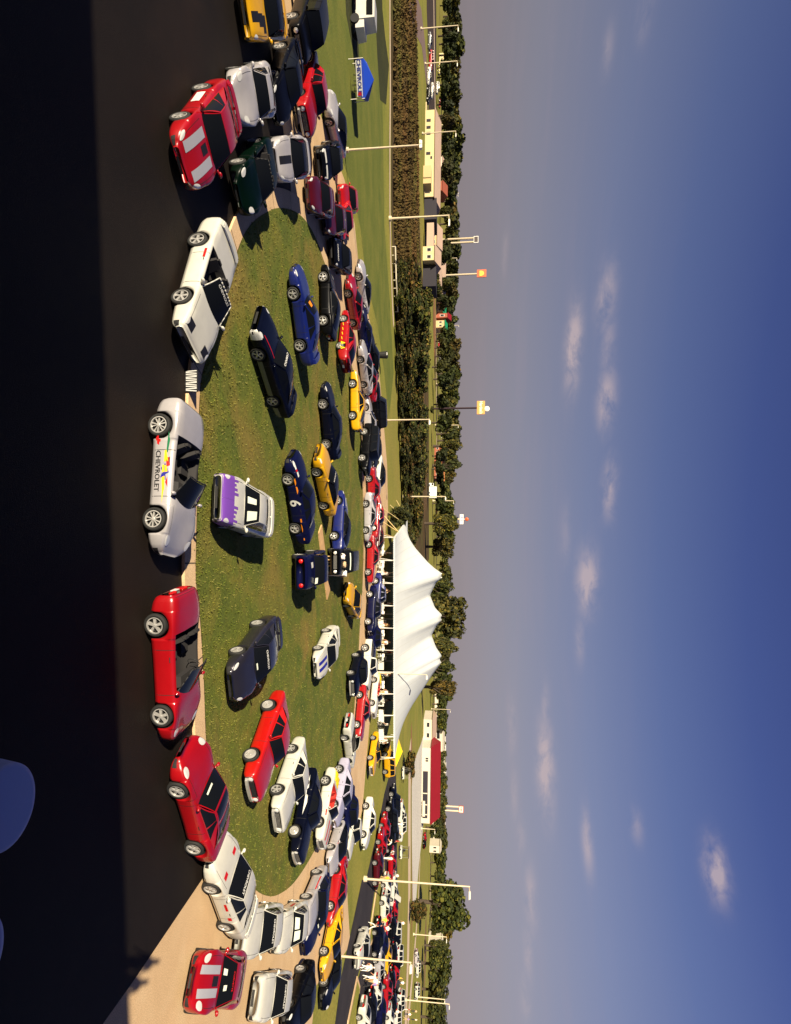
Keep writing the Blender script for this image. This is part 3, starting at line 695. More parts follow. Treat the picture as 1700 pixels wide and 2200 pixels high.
        if lod < 2:
            def mi(k=k):
                x = sp['mir']; z = interp(t, x, 3)+.07; y = interp(t, x, 1); b = MB()
                b.sphere((x, k*(y+.02), z+.02), .1, 10, 6, 0, (.55, 1.0, .62)); b.box((x+.0, k*(y-.07), z-.03), (.05, .14, .04)); return b.v, b.f, b.m, [P['red']], True
            inst('mirror', mesh_of(('mirror', kind, k), mi), root, pm)
    if lod < 2:
        def gr():
            b = MB(); w = interp(t, xf, 1); z0_, z1_ = interp(t, xf, 2), interp(t, xf, 3); z = (z0_+z1_)/2
            if sp.get('grille'):
                b.box((xf+.002, 0, z+.05), (.03, w*1.15, (z1_-z0_)*.62), 1)
                for i in range(4): b.box((xf+.018, 0, z-.04+.055*i), (.02, w*1.12, .012), 0)
            else:
                v, f = grid(lambda u, v: Vector((xf+.006+.0*u, (u-.5)*w*1.0, z0_+.01+(v*.5)*(z1_-z0_))), 0, 1, 0, 1, 2, 2); b.add(v, f, 1)
                for s_ in (1, -1):
                    v, f = side_patch(xf-.16, xf-.02, 2.8, 4.3, s_, .007); b.add(v, f, 1)
            return b.v, b.f, b.m, [M['chrome'], M['dark']], False
        if name != 'race_truck': inst('grille', mesh_of(('grille', kind), gr), root, M['dark'] if rim == 'disc' and col == 'red2' else None)
        if sp.get('bumper'):
            for nm2, xx, sg2 in (('front_bumper', xf, 1), ('rear_bumper', xr, -1)):
                def bu(xx=xx, sg2=sg2):
                    b = MB(); w = interp(t, xx, 1); z = interp(t, xx, 2)+.04; n = 8; vs = []
                    for i in range(n+1):
                        a = -1+2*i/n; y = a*w*1.08; x = xx+sg2*(.12-.16*abs(a)**3-(.30 if abs(a) > .99 else 0))
                        for dx, dz in ((-.05, -.06), (.05, -.05), (.05, .05), (-.05, .06)): vs.append(Vector((x+dx*sg2, y, z+dz)))
                    fs = [(4*i+j, 4*i+(j+1) % 4, 4*i+4+(j+1) % 4, 4*i+4+j) for i in range(n) for j in range(4)]+[(0, 1, 2, 3), (4*n+3, 4*n+2, 4*n+1, 4*n)]
                    b.add(vs, fs); return b.v, b.f, b.m, [M['chrome']], False
                inst(nm2, mesh_of((nm2, kind), bu), root)
        def seams():
            b = MB(); gx1 = g['w1']
            for x in ((.70, -.62) if kind not in ('suv', 'sed') else (.85, -.1, -1.0)):
                for s_ in (1, -1): v, f = side_patch(x-.008, x+.008, 2.6, 6.6, s_, .0035, 1, 8); b.add(v, f)
            # hood and boot shut lines
            xh = g['w0']+.10
            for s_ in (1, -1):
                v, f = side_patch(xh, xf-.35, 7.25, 7.31, s_, .0035, 10, 1); b.add(v, f)
                v, f = side_patch(xr+.06, xr+.07, 6.8, 10, s_, .0035, 1, 6); b.add(v, f)
            return b.v, b.f, b.m, [M['dark']], False
        inst('panel_seams', mesh_of(('seams', kind), seams), root)
        def pl():
            b = MB(); b.box((xr-.012, 0, interp(t, xr, 3)-.24), (.02, .30, .14)); return b.v, b.f, b.m, [M['plate']], False
        inst('licence_plate', mesh_of(('plate', kind), pl), root)
        for s_ in (1, -1):
            def hd(s_=s_):
                b = MB(); v, f = side_patch(-.42, -.26, 5.05, 5.3, s_, .016, 2, 1); b.add(v, f)
                return b.v, b.f, b.m, [M['dark']], False
            inst('door_handle', mesh_of(('handles', kind, s_), hd), root)
    if sp.get('spoiler') and lod < 2:
        def spo():
            b = MB(); h = sp['spoiler']; z = interp(t, xr+.15, 3); w = interp(t, xr+.15, 1)*.93; n = 10; vs = []
            for i in range(n+1):
                y = -w+2*w*i/n; e = abs(y)/w; zz = z+h*(1 if e < .85 else 1-.6*(e-.85)/.15)+.03*(1-e*e); xo = .08*e**3
                vs += [Vector((xr+.02+xo, y, zz)), Vector((xr+.26+xo, y, zz-.015)), Vector((xr+.28+xo, y, zz-.05)), Vector((xr+.02+xo, y, zz-.035))]
            fs = []
            for i in range(n):
                a = 4*i
                for j in range(4): fs.append((a+j, a+(j+1) % 4, a+4+(j+1) % 4, a+4+j))
            fs += [(0, 3, 2, 1), (4*n, 4*n+1, 4*n+2, 4*n+3)]; b.add(vs, fs)
            for s_ in (1, -1): b.box((xr+.16, s_*w*.86, z+h*.4), (.18, .05, h))
            b.box((xr+.16, 0, z+.03+h*.35), (.14, .06, h*.9))
            return b.v, b.f, b.m, [P['red']], False
        inst('rear_spoiler', mesh_of(('spoiler', kind), spo), root, pm)
    if hood:  # open hood panel tipped up on the cowl
        def oh():
            b = MB(); x0 = g['w0']+.1; z = interp(t, x0, 4); L = xf-x0-.2; a = radians(52); w = .70
            vs = []
            for i in range(5):
                for j in range(5):
                    y = (j/4-.5)*2*w; d = L*i/4; vs.append(Vector((x0+d*cos(a), y, z+.02+d*sin(a)+.03*(1-(y/w)**2))))
            fs = [(i*5+j, i*5+j+1, (i+1)*5+j+1, (i+1)*5+j) for i in range(4) for j in range(4)]; b.add(vs, fs)
            b.add([v+Vector((.03, 0, -.03)) for v in vs], [tuple(reversed(q)) for q in fs], 1)
            b.box(((x0+xf)/2-.1, 0, interp(t, xf-.6, 3)+.02), (L*.75, 1.2, .03), 1)
            return b.v, b.f, b.m, [P['red'], M['dark']], False
        inst('open_hood', mesh_of(('hood', kind), oh), root, pm)
    # decals
    for dd in decals:
        typ = dd[0]
        if typ == 'ps':      # name, x0, x1, k0, k1, mat, sides, colour
            _, nm_, x0, x1, k0, k1, mt, sides = dd[:8]; b = MB()
            for k in ((1, -1) if sides == 'B' else ((1,) if sides == 'L' else (-1,))): v, f = side_patch(x0, x1, k0, k1, k, .006, 12, max(4, int((k1-k0)*4))); b.add(v, f)
            b.build(nm_, M[mt] if mt in M else P[mt], root, True)
        elif typ == 'py':    # stripe along the top by y range
            _, nm_, x0, x1, y0, y1, mt = dd[:7]; b = MB()
            nx = 14; vs = []
            for i in range(nx+1):
                x = x0+(x1-x0)*i/nx
                for j in range(4):
                    y = y0+(y1-y0)*j/3; kk = ky(sp, x, y); p = Psec(sp, x, kk); vs.append(Vector((x, y, p.z+.007)))
            b.add(vs, [(i*4+j, i*4+j+1, (i+1)*4+j+1, (i+1)*4+j) for i in range(nx) for j in range(3)])
            b.build(nm_, M[mt] if mt in M else P[mt], root, True)
        elif typ == 'fl':    # freeform polygon on the side: list of (x,z)
            _, nm_, pts, mt, sides = dd; b = MB()
            for k in ((1, -1) if sides == 'B' else ((1,) if sides == 'L' else (-1,))):
                vs = [Vector((x, z, 0)) for x, z in pts]; fs = tessellate_polygon([vs])
                out = [Vector((p.x, p.y*k, p.z))+Vector((0, .006*k, .002)) for p in (Psec(sp, x, kz(sp, x, z)) for x, z in pts)]
                b.add(out, fs)
            b.build(nm_, M[mt], root)
        elif typ == 'tx':    # text on a side: string, xc, zc, size, mat, side, stretch
            _, s_, xc, zc_, size, mt, side = dd[:7]; st = dd[7] if len(dd) > 7 else 1; v, f = text2d(s_, .02); b = MB()
            for k in ((1, -1) if side == 'B' else ((1,) if side == 'L' else (-1,))):
                out = []
                for (a, c) in v:
                    x = xc-k*a*size*st; z = zc_+c*size; p = Psec(sp, x, kz(sp, x, z)); out.append(Vector((x, k*(p.y+.009), z)))
                b.add(out, f)
            b.build('lettering', M[mt], root)
        elif typ == 'bn':    # banner along the top of the windshield
            _, s_, mt = dd[:3]; size = dd[3] if len(dd) > 3 else .13; v, f = text2d(s_, .02); b = MB(); out = []
            e = 1e-3
            for (a, c) in v:
                vv = .84+c*size/.62*.55; uu = .5-a*size/1.15
                p = gx.wind(uu, vv); nn = (gx.wind(uu+e, vv)-gx.wind(uu-e, vv)).cross(gx.wind(uu, vv+e)-gx.wind(uu, vv-e)).normalized()
                if nn.x < 0: nn = -nn
                out.append(p+nn*.016)
            b.add(out, f); b.build('windshield_banner', M[mt], root)
        elif typ == 'pp':    # paper behind windshield: u0,u1,v0,v1
            _, u0, u1, v0, v1, mt = dd; v, f = grid(gx.wind, u0, u1, v0, v1, 3, 3)
            e = 1e-3; nn = (gx.wind(.5+e, .5)-gx.wind(.5-e, .5)).cross(gx.wind(.5, .5+e)-gx.wind(.5, .5-e)).normalized()
            if nn.x < 0: nn = -nn
            mk('window_paper', [p+nn*.014 for p in v], f, M[mt], parent=root)
        elif typ == 'ht':    # text on hood, read from the front
            _, s_, xc, yc, size, mt = dd; v, f = text2d(s_, .03); b = MB(); out = []
            for (a, c) in v:
                x = xc-c*size; y = yc+a*size; p = Psec(sp, x, ky(sp, x, y)); out.append(Vector((x, y, p.z+.010)))
            b.add(out, f); b.build('lettering', M[mt], root)
    return root
def place(kind, pf, pr, mode, dz=0):
    """mode L/R: contact pixels of the front and rear wheel on that side; C: centre-line ground points (x,y[,z]) front and rear; N: front point fixed"""
    sp = SPEC[kind]; A = G(*pf); B = G(*pr); A.z = B.z = 0; d = (A-B); h = atan2(d.y, d.x); mid = (A+B)/2
    if mode == 'N':  # pf is the nose
        c = A-Vector((cos(h), sin(h), 0))*(sp['t'][-1][0]); return c, h
    if mode in 'LR':
        s = -1 if mode == 'L' else 1; n = Vector((-sin(h), cos(h), 0)); mid = mid+n*s*(interp(sp['t'], sp['ax'], 1)-.02)
    return mid, h
# ------------------------------------------------------------------ the cars
def put(kind, col, pf, pr, mode, label, **k):
    c, h = place(kind, pf, pr, mode); z = .013
    if inside((c.x, c.y), isl): z = .127
    return car(kind, col, c, h, label, z0=z, **k)
fl_set = lambda base: None
put('c6', 'silver', (304, 1112), (316, 915), 'R', 'silver open-top sports car with black lettering and racing graphics along its door', conv='dark', rim='ten', cat='convertible', name='convertible_car', intm=M['interior'],
    decals=[('tx', 'CHEVROLET', -.02, .36, .20, 'dblack', 'R', 1.05),
            ('fl', 'bowtie_emblem', [(-1.02, .36), (-.94, .36), (-.92, .42), (-.86, .42), (-.84, .38), (-.76, .38), (-.80, .31), (-.88, .31), (-.90, .27), (-.98, .27), (-1.0, .31), (-1.06, .31)], 'dred', 'R'),
            ('fl', 'racing_graphic', [(-1.15, .66), (-.9, .70), (-.55, .64), (-.55, .60), (-.85, .62)], 'dgreen', 'R'), ('fl', 'racing_graphic', [(-.62, .60), (-.30, .66), (-.28, .54), (-.6, .55)], 'dyellow', 'R'),
            ('fl', 'racing_graphic', [(-.40, .70), (-.18, .72), (-.14, .62), (-.42, .60)], 'dred', 'R'), ('fl', 'racing_graphic', [(-.24, .58), (.02, .70), (.10, .56), (-.10, .46)], 'dblue', 'R'),
            ('fl', 'racing_graphic', [(-.18, .62), (0, .66), (.02, .50), (-.2, .5)], 'dyellow', 'R'), ('fl', 'racing_graphic', [(.05, .60), (.24, .62), (.16, .46), (.04, .5)], 'dblue', 'R'),
            ('fl', 'racing_graphic', [(.12, .58), (.50, .60), (.62, .54), (.16, .50)], 'dyellow', 'R'), ('fl', 'racing_graphic', [(.14, .66), (.44, .68), (.30, .61)], 'dred', 'R'), ('fl', 'racing_graphic', [(.55, .58), (.9, .55), (.6, .53)], 'dyellow', 'R')])
put('c6', 'red', (320, 1532), (308, 1350), 'R', 'red open-top sports car nose to tail behind the silver convertible', conv='dark', cat='convertible', name='convertible_car')
put('c6', 'red', (357, 1700), (394, 1822), 'L', 'red sports coupe with black glass roof and a paper on its windshield', cat='sports car', glassroof=True, decals=[('pp', .25, .55, .25, .34, 'paper')])
put('cam4', 'white', (430, 1905), (465, 1995), 'L', 'white race-day coupe with small red decals touching the tail of the red coupe', cat='coupe', decals=[('bn', 'CHEVROLET', 'dwhite', .16), ('ps', 'red_decal', -.1, .35, 4.6, 5.2, 'dred', 'L'), ('ps', 'red_decal', -.75, -.55, 4.4, 5.2, 'dred', 'L'), ('ps', 'side_moulding', -1.0, 1.9, 2.6, 2.9, 'dblack', 'L'),
    ('py', 'red_decal', 1.35, 1.55, .35, .62, 'dred'), ('py', 'red_decal', 1.35, 1.55, -.62, -.35, 'dred')])
a = G(508, 2000, .5); b = G(582, 2000, 1.1)
def putw(kind, col, nose, ws, label, zn=.5, zw=1.05, wide=None, **k):
    """nose and windshield-centre pixels"""
    A = G(nose[0], nose[1], zn); B = G(ws[0], ws[1], zw); d = A-B; h = atan2(d.y, d.x); sp = SPEC[kind]; xf = sp['t'][-1][0]
    c = A-Vector((cos(h), sin(h), 0))*xf; z = .127 if inside((c.x, c.y), isl) else .013
    return car(kind, col, c, h, label, z0=z, **k)
putw('sed', 'white', (516, 2010), (578, 1998), 'plain white saloon with a windshield banner, nose against the white race-day coupe', cat='saloon', decals=[('bn', 'CHEVROLET', 'dwhite', .15)])
putw('sed', 'white', (592, 2010), (638, 1992), 'white saloon with white papers inside its windshield between two rows', cat='saloon', decals=[('pp', .15, .45, .2, .7, 'paper'), ('pp', .5, .85, .2, .6, 'paper'), ('ps', 'red_script', -.6, .3, 4, 4.6, 'dred', 'B')])
put('musc', 'silver', (648, 1914), (663, 1880), 'R', 'silver convertible with a navy top and small red lettering on its flank', cat='convertible', decals=[('ps', 'red_script', -.9, .6, 5, 5.7, 'dred', 'R')], roofcol='navy')
putw('cam4', 'navy', (656, 2040), (690, 1978), 'dark navy coupe with a white front plate in the second row', cat='coupe', decals=[('pp', .4, .6, .1, .2, 'paper')])
put('cam4', 'yellow', (686, 2036), (699, 1972), 'R', 'yellow muscle coupe with black openings and dark roof glass', cat='coupe', decals=[('ps', 'black_stripe', -2.2, 2.0, 2.4, 3.0, 'dblack', 'B')])
g_ = G(694, 2092); car('c6', 'black', g_, radians(-75), 'low black car with bright lamps at the nose of the yellow muscle coupe', cat='sports car')
putw('sed', 'black', (612, 2222), (652, 2172), 'black car cut by the photo edge beside the pale drive', cat='saloon')
putw('c6', 'red', (412, 2108), (492, 2108), 'red sports car with two silver hood stripes on the pale concrete', zn=.4, cat='sports car', decals=[('py', 'racing_stripe', .95, 2.1, .20, .46, 'dsilver'), ('py', 'racing_stripe', .95, 2.1, -.46, -.20, 'dsilver'),
     ('py', 'hood_vent', 1.0, 1.35, -.15, .15, 'dblack'), ('pp', .3, .42, .3, .5, 'paper'), ('pp', .62, .75, .15, .4, 'paper'), ('bn', 'CORVETTE', 'dred', .12)])
putw('sed', 'white', (548, 2145), (598, 2140), 'white saloon with a windshield banner parked behind the striped red sports car', cat='saloon', decals=[('bn', 'CHEVROLET', 'dwhite', .15)])
# purple and white coupe
teeth = []
putw('cam3', 'white', (466, 1068), (549, 1095), 'white coupe with a ragged purple nose on the lawn', zn=.55, zw=1.05, cat='coupe', decals=[('ps', 'purple_nose', 1.72, 2.40, 2.2, 9.99, 'dpurple', 'B')]+
     [('ps', 'purple_flame', 1.60-.08*(i % 3), 1.73, 2.4+i*.6, 2.75+i*.6, 'dpurple', 'B') for i in range(12)]+[('pp', .10, .35, .2, .8, 'paper'), ('pp', .55, .72, .2, .75, 'paper')], rim='five')
put('cam4', 'grey', (483, 1397), (531, 1336), 'R', 'dark grey metallic coupe with white lamps and a green windshield paper', cat='coupe', decals=[('bn', 'CHEVROLET', 'dwhite', .15), ('pp', .42, .60, .12, .2, 'paper')])
put('musc', 'red2', (513, 1623), (555, 1509), 'R', 'bright red seventies coupe with steel dish wheels on the lawn', cat='coupe', rim='disc')
put('musc', 'white', (571, 1700), (607, 1601), 'R', 'white muscle coupe with black pinstripes along its hood', cat='coupe', decals=[('py', 'pinstripe', 1.0, 2.25, .50, .53, 'dblack'), ('py', 'pinstripe', 1.0, 2.25, .62, .64, 'dblack')])
put('musc', 'blk2', (614, 1783), (636, 1680), 'R', 'black fifties coupe with a white flame along its flank', cat='coupe', rim='disc', decals=[('fl', 'white_flame', [(-1.9, .62), (-.2, .74), (.5, .60), (-.3, .58), (-1.2, .56)], 'dwhite', 'R')])
pace = put('musc', 'white', (667, 1768), (684, 1672), 'R', 'white pace convertible with orange-red seats and red hood stripes', cat='convertible', conv=True, intm=M['redint'], name='convertible_car', decals=[('ps', 'red_script', .55, .95, 5, 5.8, 'dred', 'R'), ('py', 'hood_stripe', 1.0, 2.3, .2, .4, 'dred'), ('py', 'hood_stripe', 1.0, 2.3, -.4, -.2, 'dred')])
put('sed', 'lilac', (703, 1722), (714, 1655), 'R', 'pale lilac saloon behind the white pace convertible', cat='saloon')
put('old', 'navy', (716, 1762), (735, 1690), 'R', 'large navy vintage coupe with a dark curved roof', cat='classic car')
put('cam4', 'silver', (700, 1815), (713, 1772), 'R', 'silver coupe with small red decals on its nose at the kerb', cat='coupe', roofcol='black', decals=[('ps', 'red_script', .5, 1.6, 6.2, 6.6, 'dred', 'B')])
put('cam4', 'red', (701, 1925), (707, 1885), 'R', 'red coupe parked ahead of the silver coupe at the end of the lawn', cat='coupe')
put('truck', 'white', (728, 1790), (737, 1738), 'R', 'white crew-cab car with black windows beside the outer lawn', cat='suv', name='parked_suv')
put('sed', 'white', (772, 1790), (778, 1732), 'R', 'white saloon with black windows on the outer grass edge', cat='saloon')
put('musc', 'white', (733, 1632), (727, 1588), 'R', 'white open convertible with white wheels on the lawn edge', cat='convertible', conv=True, name='convertible_car', rim='disc')
put('musc', 'red', (758, 1551), (763, 1497), 'R', 'red coupe with bright five-spoke wheels beside the white convertible', cat='coupe')
put('old', 'blk2', (741, 1441), (751, 1409), 'R', 'blue-black vintage car with bright wheels at the back of the lawn', cat='classic car')
put('truck', 'white', (770, 1450), (775, 1392), 'R', 'white pickup truck with a dark wheel arch behind the blue-black car', cat='pickup')
wcv = put('musc', 'white', (790, 1520), (797, 1450), 'R', 'white convertible with red seats and a yellow cloth on its trunk', cat='convertible', conv=True, intm=M['redint'], name='convertible_car')
put('old', 'navy', (783, 1328), (786, 1283), 'R', 'navy vintage car with chrome wheels in front of the marquee', cat='classic car')
put('old', 'navy', (783, 1390), (788, 1340), 'R', 'dark navy vintage car with a long roof just right of the other navy one', cat='classic car')
put('old', 'blue', (796, 1300), (799, 1250), 'R', 'blue car peeping over the red one in front of the marquee', cat='classic car')
put('musc', 'red', (783, 1225), (784, 1174), 'R', 'bright red coupe with chrome wheels left of the navy vintage cars', cat='coupe')
put('cam4', 'silver', (778, 1138), (778, 1084), 'R', 'silver coupe with black wheel arches left of the red coupe by the marquee', cat='coupe')
put('musc', 'red', (786, 1082), (785, 1035), 'R', 'red coupe half hidden behind the silver coupe', cat='coupe')
put('cam4', 'maroon', (797, 1180), (799, 1135), 'R', 'dark maroon coupe in the rear file beside the marquee ropes', cat='coupe')
put('musc', 'red', (795, 1130), (797, 1085), 'R', 'deep red coupe behind the silver one in the rear file', cat='coupe', rim='disc')
put('suv', 'black', (766, 980), (770, 930), 'R', 'tall black car with bright wheels in the file behind the lawn', cat='suv')
put('cam4', 'black', (790, 985), (793, 935), 'R', 'low black coupe behind the tall black car', cat='coupe')
put('sed', 'white', (797, 1040), (800, 995), 'R', 'white saloon with a black roof in the rear file', cat='saloon', roofcol='black')
put('cam3', 'yellow', (745, 822), (745, 896), 'L', 'pale yellow coupe with yellow seats showing at its open door', cat='coupe', decals=[('ps', 'black_roof_edge', -1.8, 1.0, 6.6, 6.9, 'dblack', 'B')])
putw('cam4', 'blk2', (697, 822), (718, 858), 'black coupe with white lamps standing alone on the lawn', cat='coupe', zn=.5)
put('cam4', 'red', (724, 682), (717, 745), 'L', 'red race coupe painted with yellow flames along its side', cat='racing car', name='racing_car', decals=[('fl', 'yellow_flame', [(.9-.45*i, .36), (.72-.45*i, .78), (.62-.45*i, .42)], 'dyellow', 'L') for i in range(6)])
put('c6', 'black', (678, 595), (678, 689), 'L', 'glossy black coupe with bright five-spoke wheels on the lawn', cat='sports car')
put('cam4', 'blue', (611, 636), (625, 740), 'L', 'dark blue coupe with yellow papers in its side window', cat='coupe', decals=[('pp', .2, .4, .3, .6, 'dorange')])
put('cam3', 'blk2', (530, 760), (565, 866), 'L', 'two-tone black and silver coupe with a white nose on the lawn', cat='coupe', decals=[('ps', 'white_nose', 2.0, 2.41, 2.2, 6.2, 'dwhite', 'B'), ('ps', 'silver_side_band', -.95, .95, 2.1, 3.6, 'grey2', 'B'), ('ps', 'silver_side_band', -2.3, -1.68, 2.1, 3.6, 'grey2', 'B'), ('bn', 'CAMARO', 'dwhite', .2), ('py', 'pinstripe', -.5, 2.0, .56, .60, 'dred')])
put('race', 'navy', (600, 1038), (614, 1130), 'L', 'navy and yellow race car with a big white 6 on its door', cat='racing car', decals=[('tx', '6', .1, .53, .78, 'dwhite', 'L'), ('fl', 'yellow_graphic', [(1.5, .72), (.8, .80), (.6, .74), (1.4, .66)], 'dorange', 'L'), ('fl', 'yellow_graphic', [(-.8, .78), (-2.1, .80), (-2.1, .74), (-.8, .70)], 'dorange', 'L'),
    ('ps', 'white_decal', 1.5, 1.75, 6.8, 7.6, 'dwhite', 'L'), ('ps', 'white_decal', 1.9, 2.1, 6.6, 7.4, 'dwhite', 'L'), ('ps', 'red_decal', 1.78, 1.88, 6.6, 7.6, 'dred', 'L')])
put('race', 'yellow', (665, 1022), (678, 1082), 'L', 'yellow and black race car with a banner across its dark windshield', cat='racing car', decals=[('bn', 'CHEVROLET', 'dwhite', .16)], roofcol='black')
putw('race', 'blue', (732, 1062), (745, 1095), 'blue race car with white slashes on its hood', cat='racing car', roofcol='black', decals=[('ps', 'white_decal', 1.2, 1.9, 8.2, 9.0, 'dwhite', 'B'), ('ht', '24', -.9, 0, .5, 'dwhite')])
putw('truck', 'navy', (645, 1232), (682, 1225), 'dark blue race truck with two red-covered lamps facing the camera', zn=.8, zw=1.35, cat='pickup', name='race_truck', decals=[('pp', .05, .25, .1, .35, 'paper'), ('py', 'white_decal', 1.2, 1.6, -.5, -.2, 'dwhite')])
putw('suv', 'black', (722, 1208), (748, 1206), 'black car with a white interior that three people lean over', zn=.9, zw=1.4, cat='suv', decals=[('pp', .1, .9, .6, .7, 'paper')])
putw('cam4', 'yellow', (742, 1268), (765, 1288), 'yellow coupe with a black windshield facing the camera on the lawn', cat='coupe')
put('cam4', 'white', (664, 1396), (687, 1349), 'R', 'white coupe with blue racing stripes on the lawn', cat='coupe', decals=[('py', 'blue_stripe', 1.1, 2.25, .10, .34, 'dblue'), ('py', 'blue_stripe', 1.1, 2.25, -.34, -.10, 'dblue'), ('py', 'blue_stripe', -2.38, -1.9, .10, .34, 'dblue')], glassroof=False)
put('cam3', 'white', (365, 638), (402, 512), 'R', 'white eighties coupe with its glass roof off at the asphalt edge', cat='coupe', conv=True, rim='five', decals=[('bn', 'CHEVROLET', 'dwhite', .15), ('ps', 'red_script', -.8, -.4, 4.8, 5.4, 'dred', 'R'), ('ps', 'nose_intake', 2.0, 2.3, 7.2, 8.6, 'dblack', 'B')])
# left cluster
put('cam4', 'red', (362, 250), (411, 188), 'R', 'red coupe with two silver hood stripes at the head of the left group', cat='coupe', decals=[('py', 'racing_stripe', 1.1, 2.3, .25, .55, 'dsilver'), ('py', 'racing_stripe', 1.1, 2.3, -.55, -.25, 'dsilver'), ('py', 'hood_vent', 1.15, 1.5, -.14, .14, 'dblack'), ('ps', 'white_panel', -.7, .1, 3.2, 4.6, 'dwhite', 'R')])
putw('c6', 'silver', (508, 215), (556, 205), 'silver sports coupe with a black windshield behind the striped red coupe', cat='sports car')
putw('cam3', 'yellow', (528, 24), (577, 24), 'yellow coupe with a curved black stripe at the photo edge', cat='coupe', decals=[('py', 'black_stripe', 1.75, 2.3, .0, .32, 'dblack'), ('py', 'black_stripe', 1.35, 1.76, .06, .46, 'dblack'), ('py', 'black_stripe', 1.05, 1.36, .12, .66, 'dblack')], roofcol='black')
putw('suv', 'black', (632, 100), (660, 80), 'tall black car beside the far kerb left of the group', cat='suv')
putw('cam4', 'black', (592, 235), (625, 205), 'black coupe with red tail glints between the silver and the red cars', cat='coupe')
put('c6', 'green', (488, 350), (528, 300), 'R', 'dark green sports car in shade behind the striped red coupe', cat='sports car', conv='dark')
putw('cam4', 'silver', (595, 345), (628, 342), 'silver and black coupe beside the dark green sports car', cat='coupe', roofcol='black', decals=[('py', 'black_stripe', 1.1, 2.3, -.16, .16, 'dblack')])
putw('old', 'red', (648, 262), (672, 248), 'red coupe with a square front facing the camera on the drive', cat='classic car')
put('c6', 'silver', (694, 262), (712, 330), 'L', 'silver-blue sports car parked against the outer lawn', cat='sports car', roofcol='black')
putw('sed', 'black', (688, 355), (712, 350), 'black car with a row of bright lamps in the left file', cat='saloon', decals=[('ps', 'chrome_strip', 1.9, 2.1, 7, 9.8, 'dwhite', 'B')])
putw('cam4', 'maroon', (665, 415), (695, 420), 'maroon coupe with a bright headlamp behind the green sports car', cat='coupe')
putw('cam4', 'red2', (733, 425), (752, 425), 'red coupe with bright lamps against the outer lawn', cat='coupe')
putw('c6', 'red2', (726, 492), (748, 480), 'red sports car with white lamp glints beside another red one', cat='sports car')
putw('cam3', 'black', (715, 540), (738, 545), 'black coupe with white script along its nose', cat='coupe', decals=[('ht', 'CAMARO', 1.9, 0, .25, 'dwhite')])
putw('cam4', 'maroon', (700, 470), (725, 470), 'very dark red coupe in the shadowed file', cat='coupe')
put('c6', 'silver', (762, 600), (768, 655), 'L', 'silver sports car with a bright nose against the outer lawn', cat='sports car', roofcol='black')
put('c6', 'red', (738, 632), (748, 695), 'L', 'dark red sports car left of the flame-painted coupe', cat='sports car')
put('c6', 'navy', (765, 690), (770, 745), 'L', 'navy coupe behind the flame-painted race coupe', cat='sports car')
put('cam4', 'black', (783, 745), (788, 800), 'L', 'black coupe at the grass edge above the yellow coupe', cat='coupe')
put('cam4', 'silver', (766, 775), (772, 825), 'L', 'silver coupe just above the pale yellow coupe', cat='coupe')
put('cam4', 'red', (777, 785), (783, 850), 'L', 'red coupe squeezed between silver and black coupes', cat='coupe')
put('suv', 'black', (792, 850), (795, 905), 'L', 'black car at the outer grass edge above the yellow coupe', cat='suv')
put('cam4', 'silver', (777, 880), (778, 930), 'L', 'silver coupe half hidden behind the tail of the yellow coupe', cat='coupe')
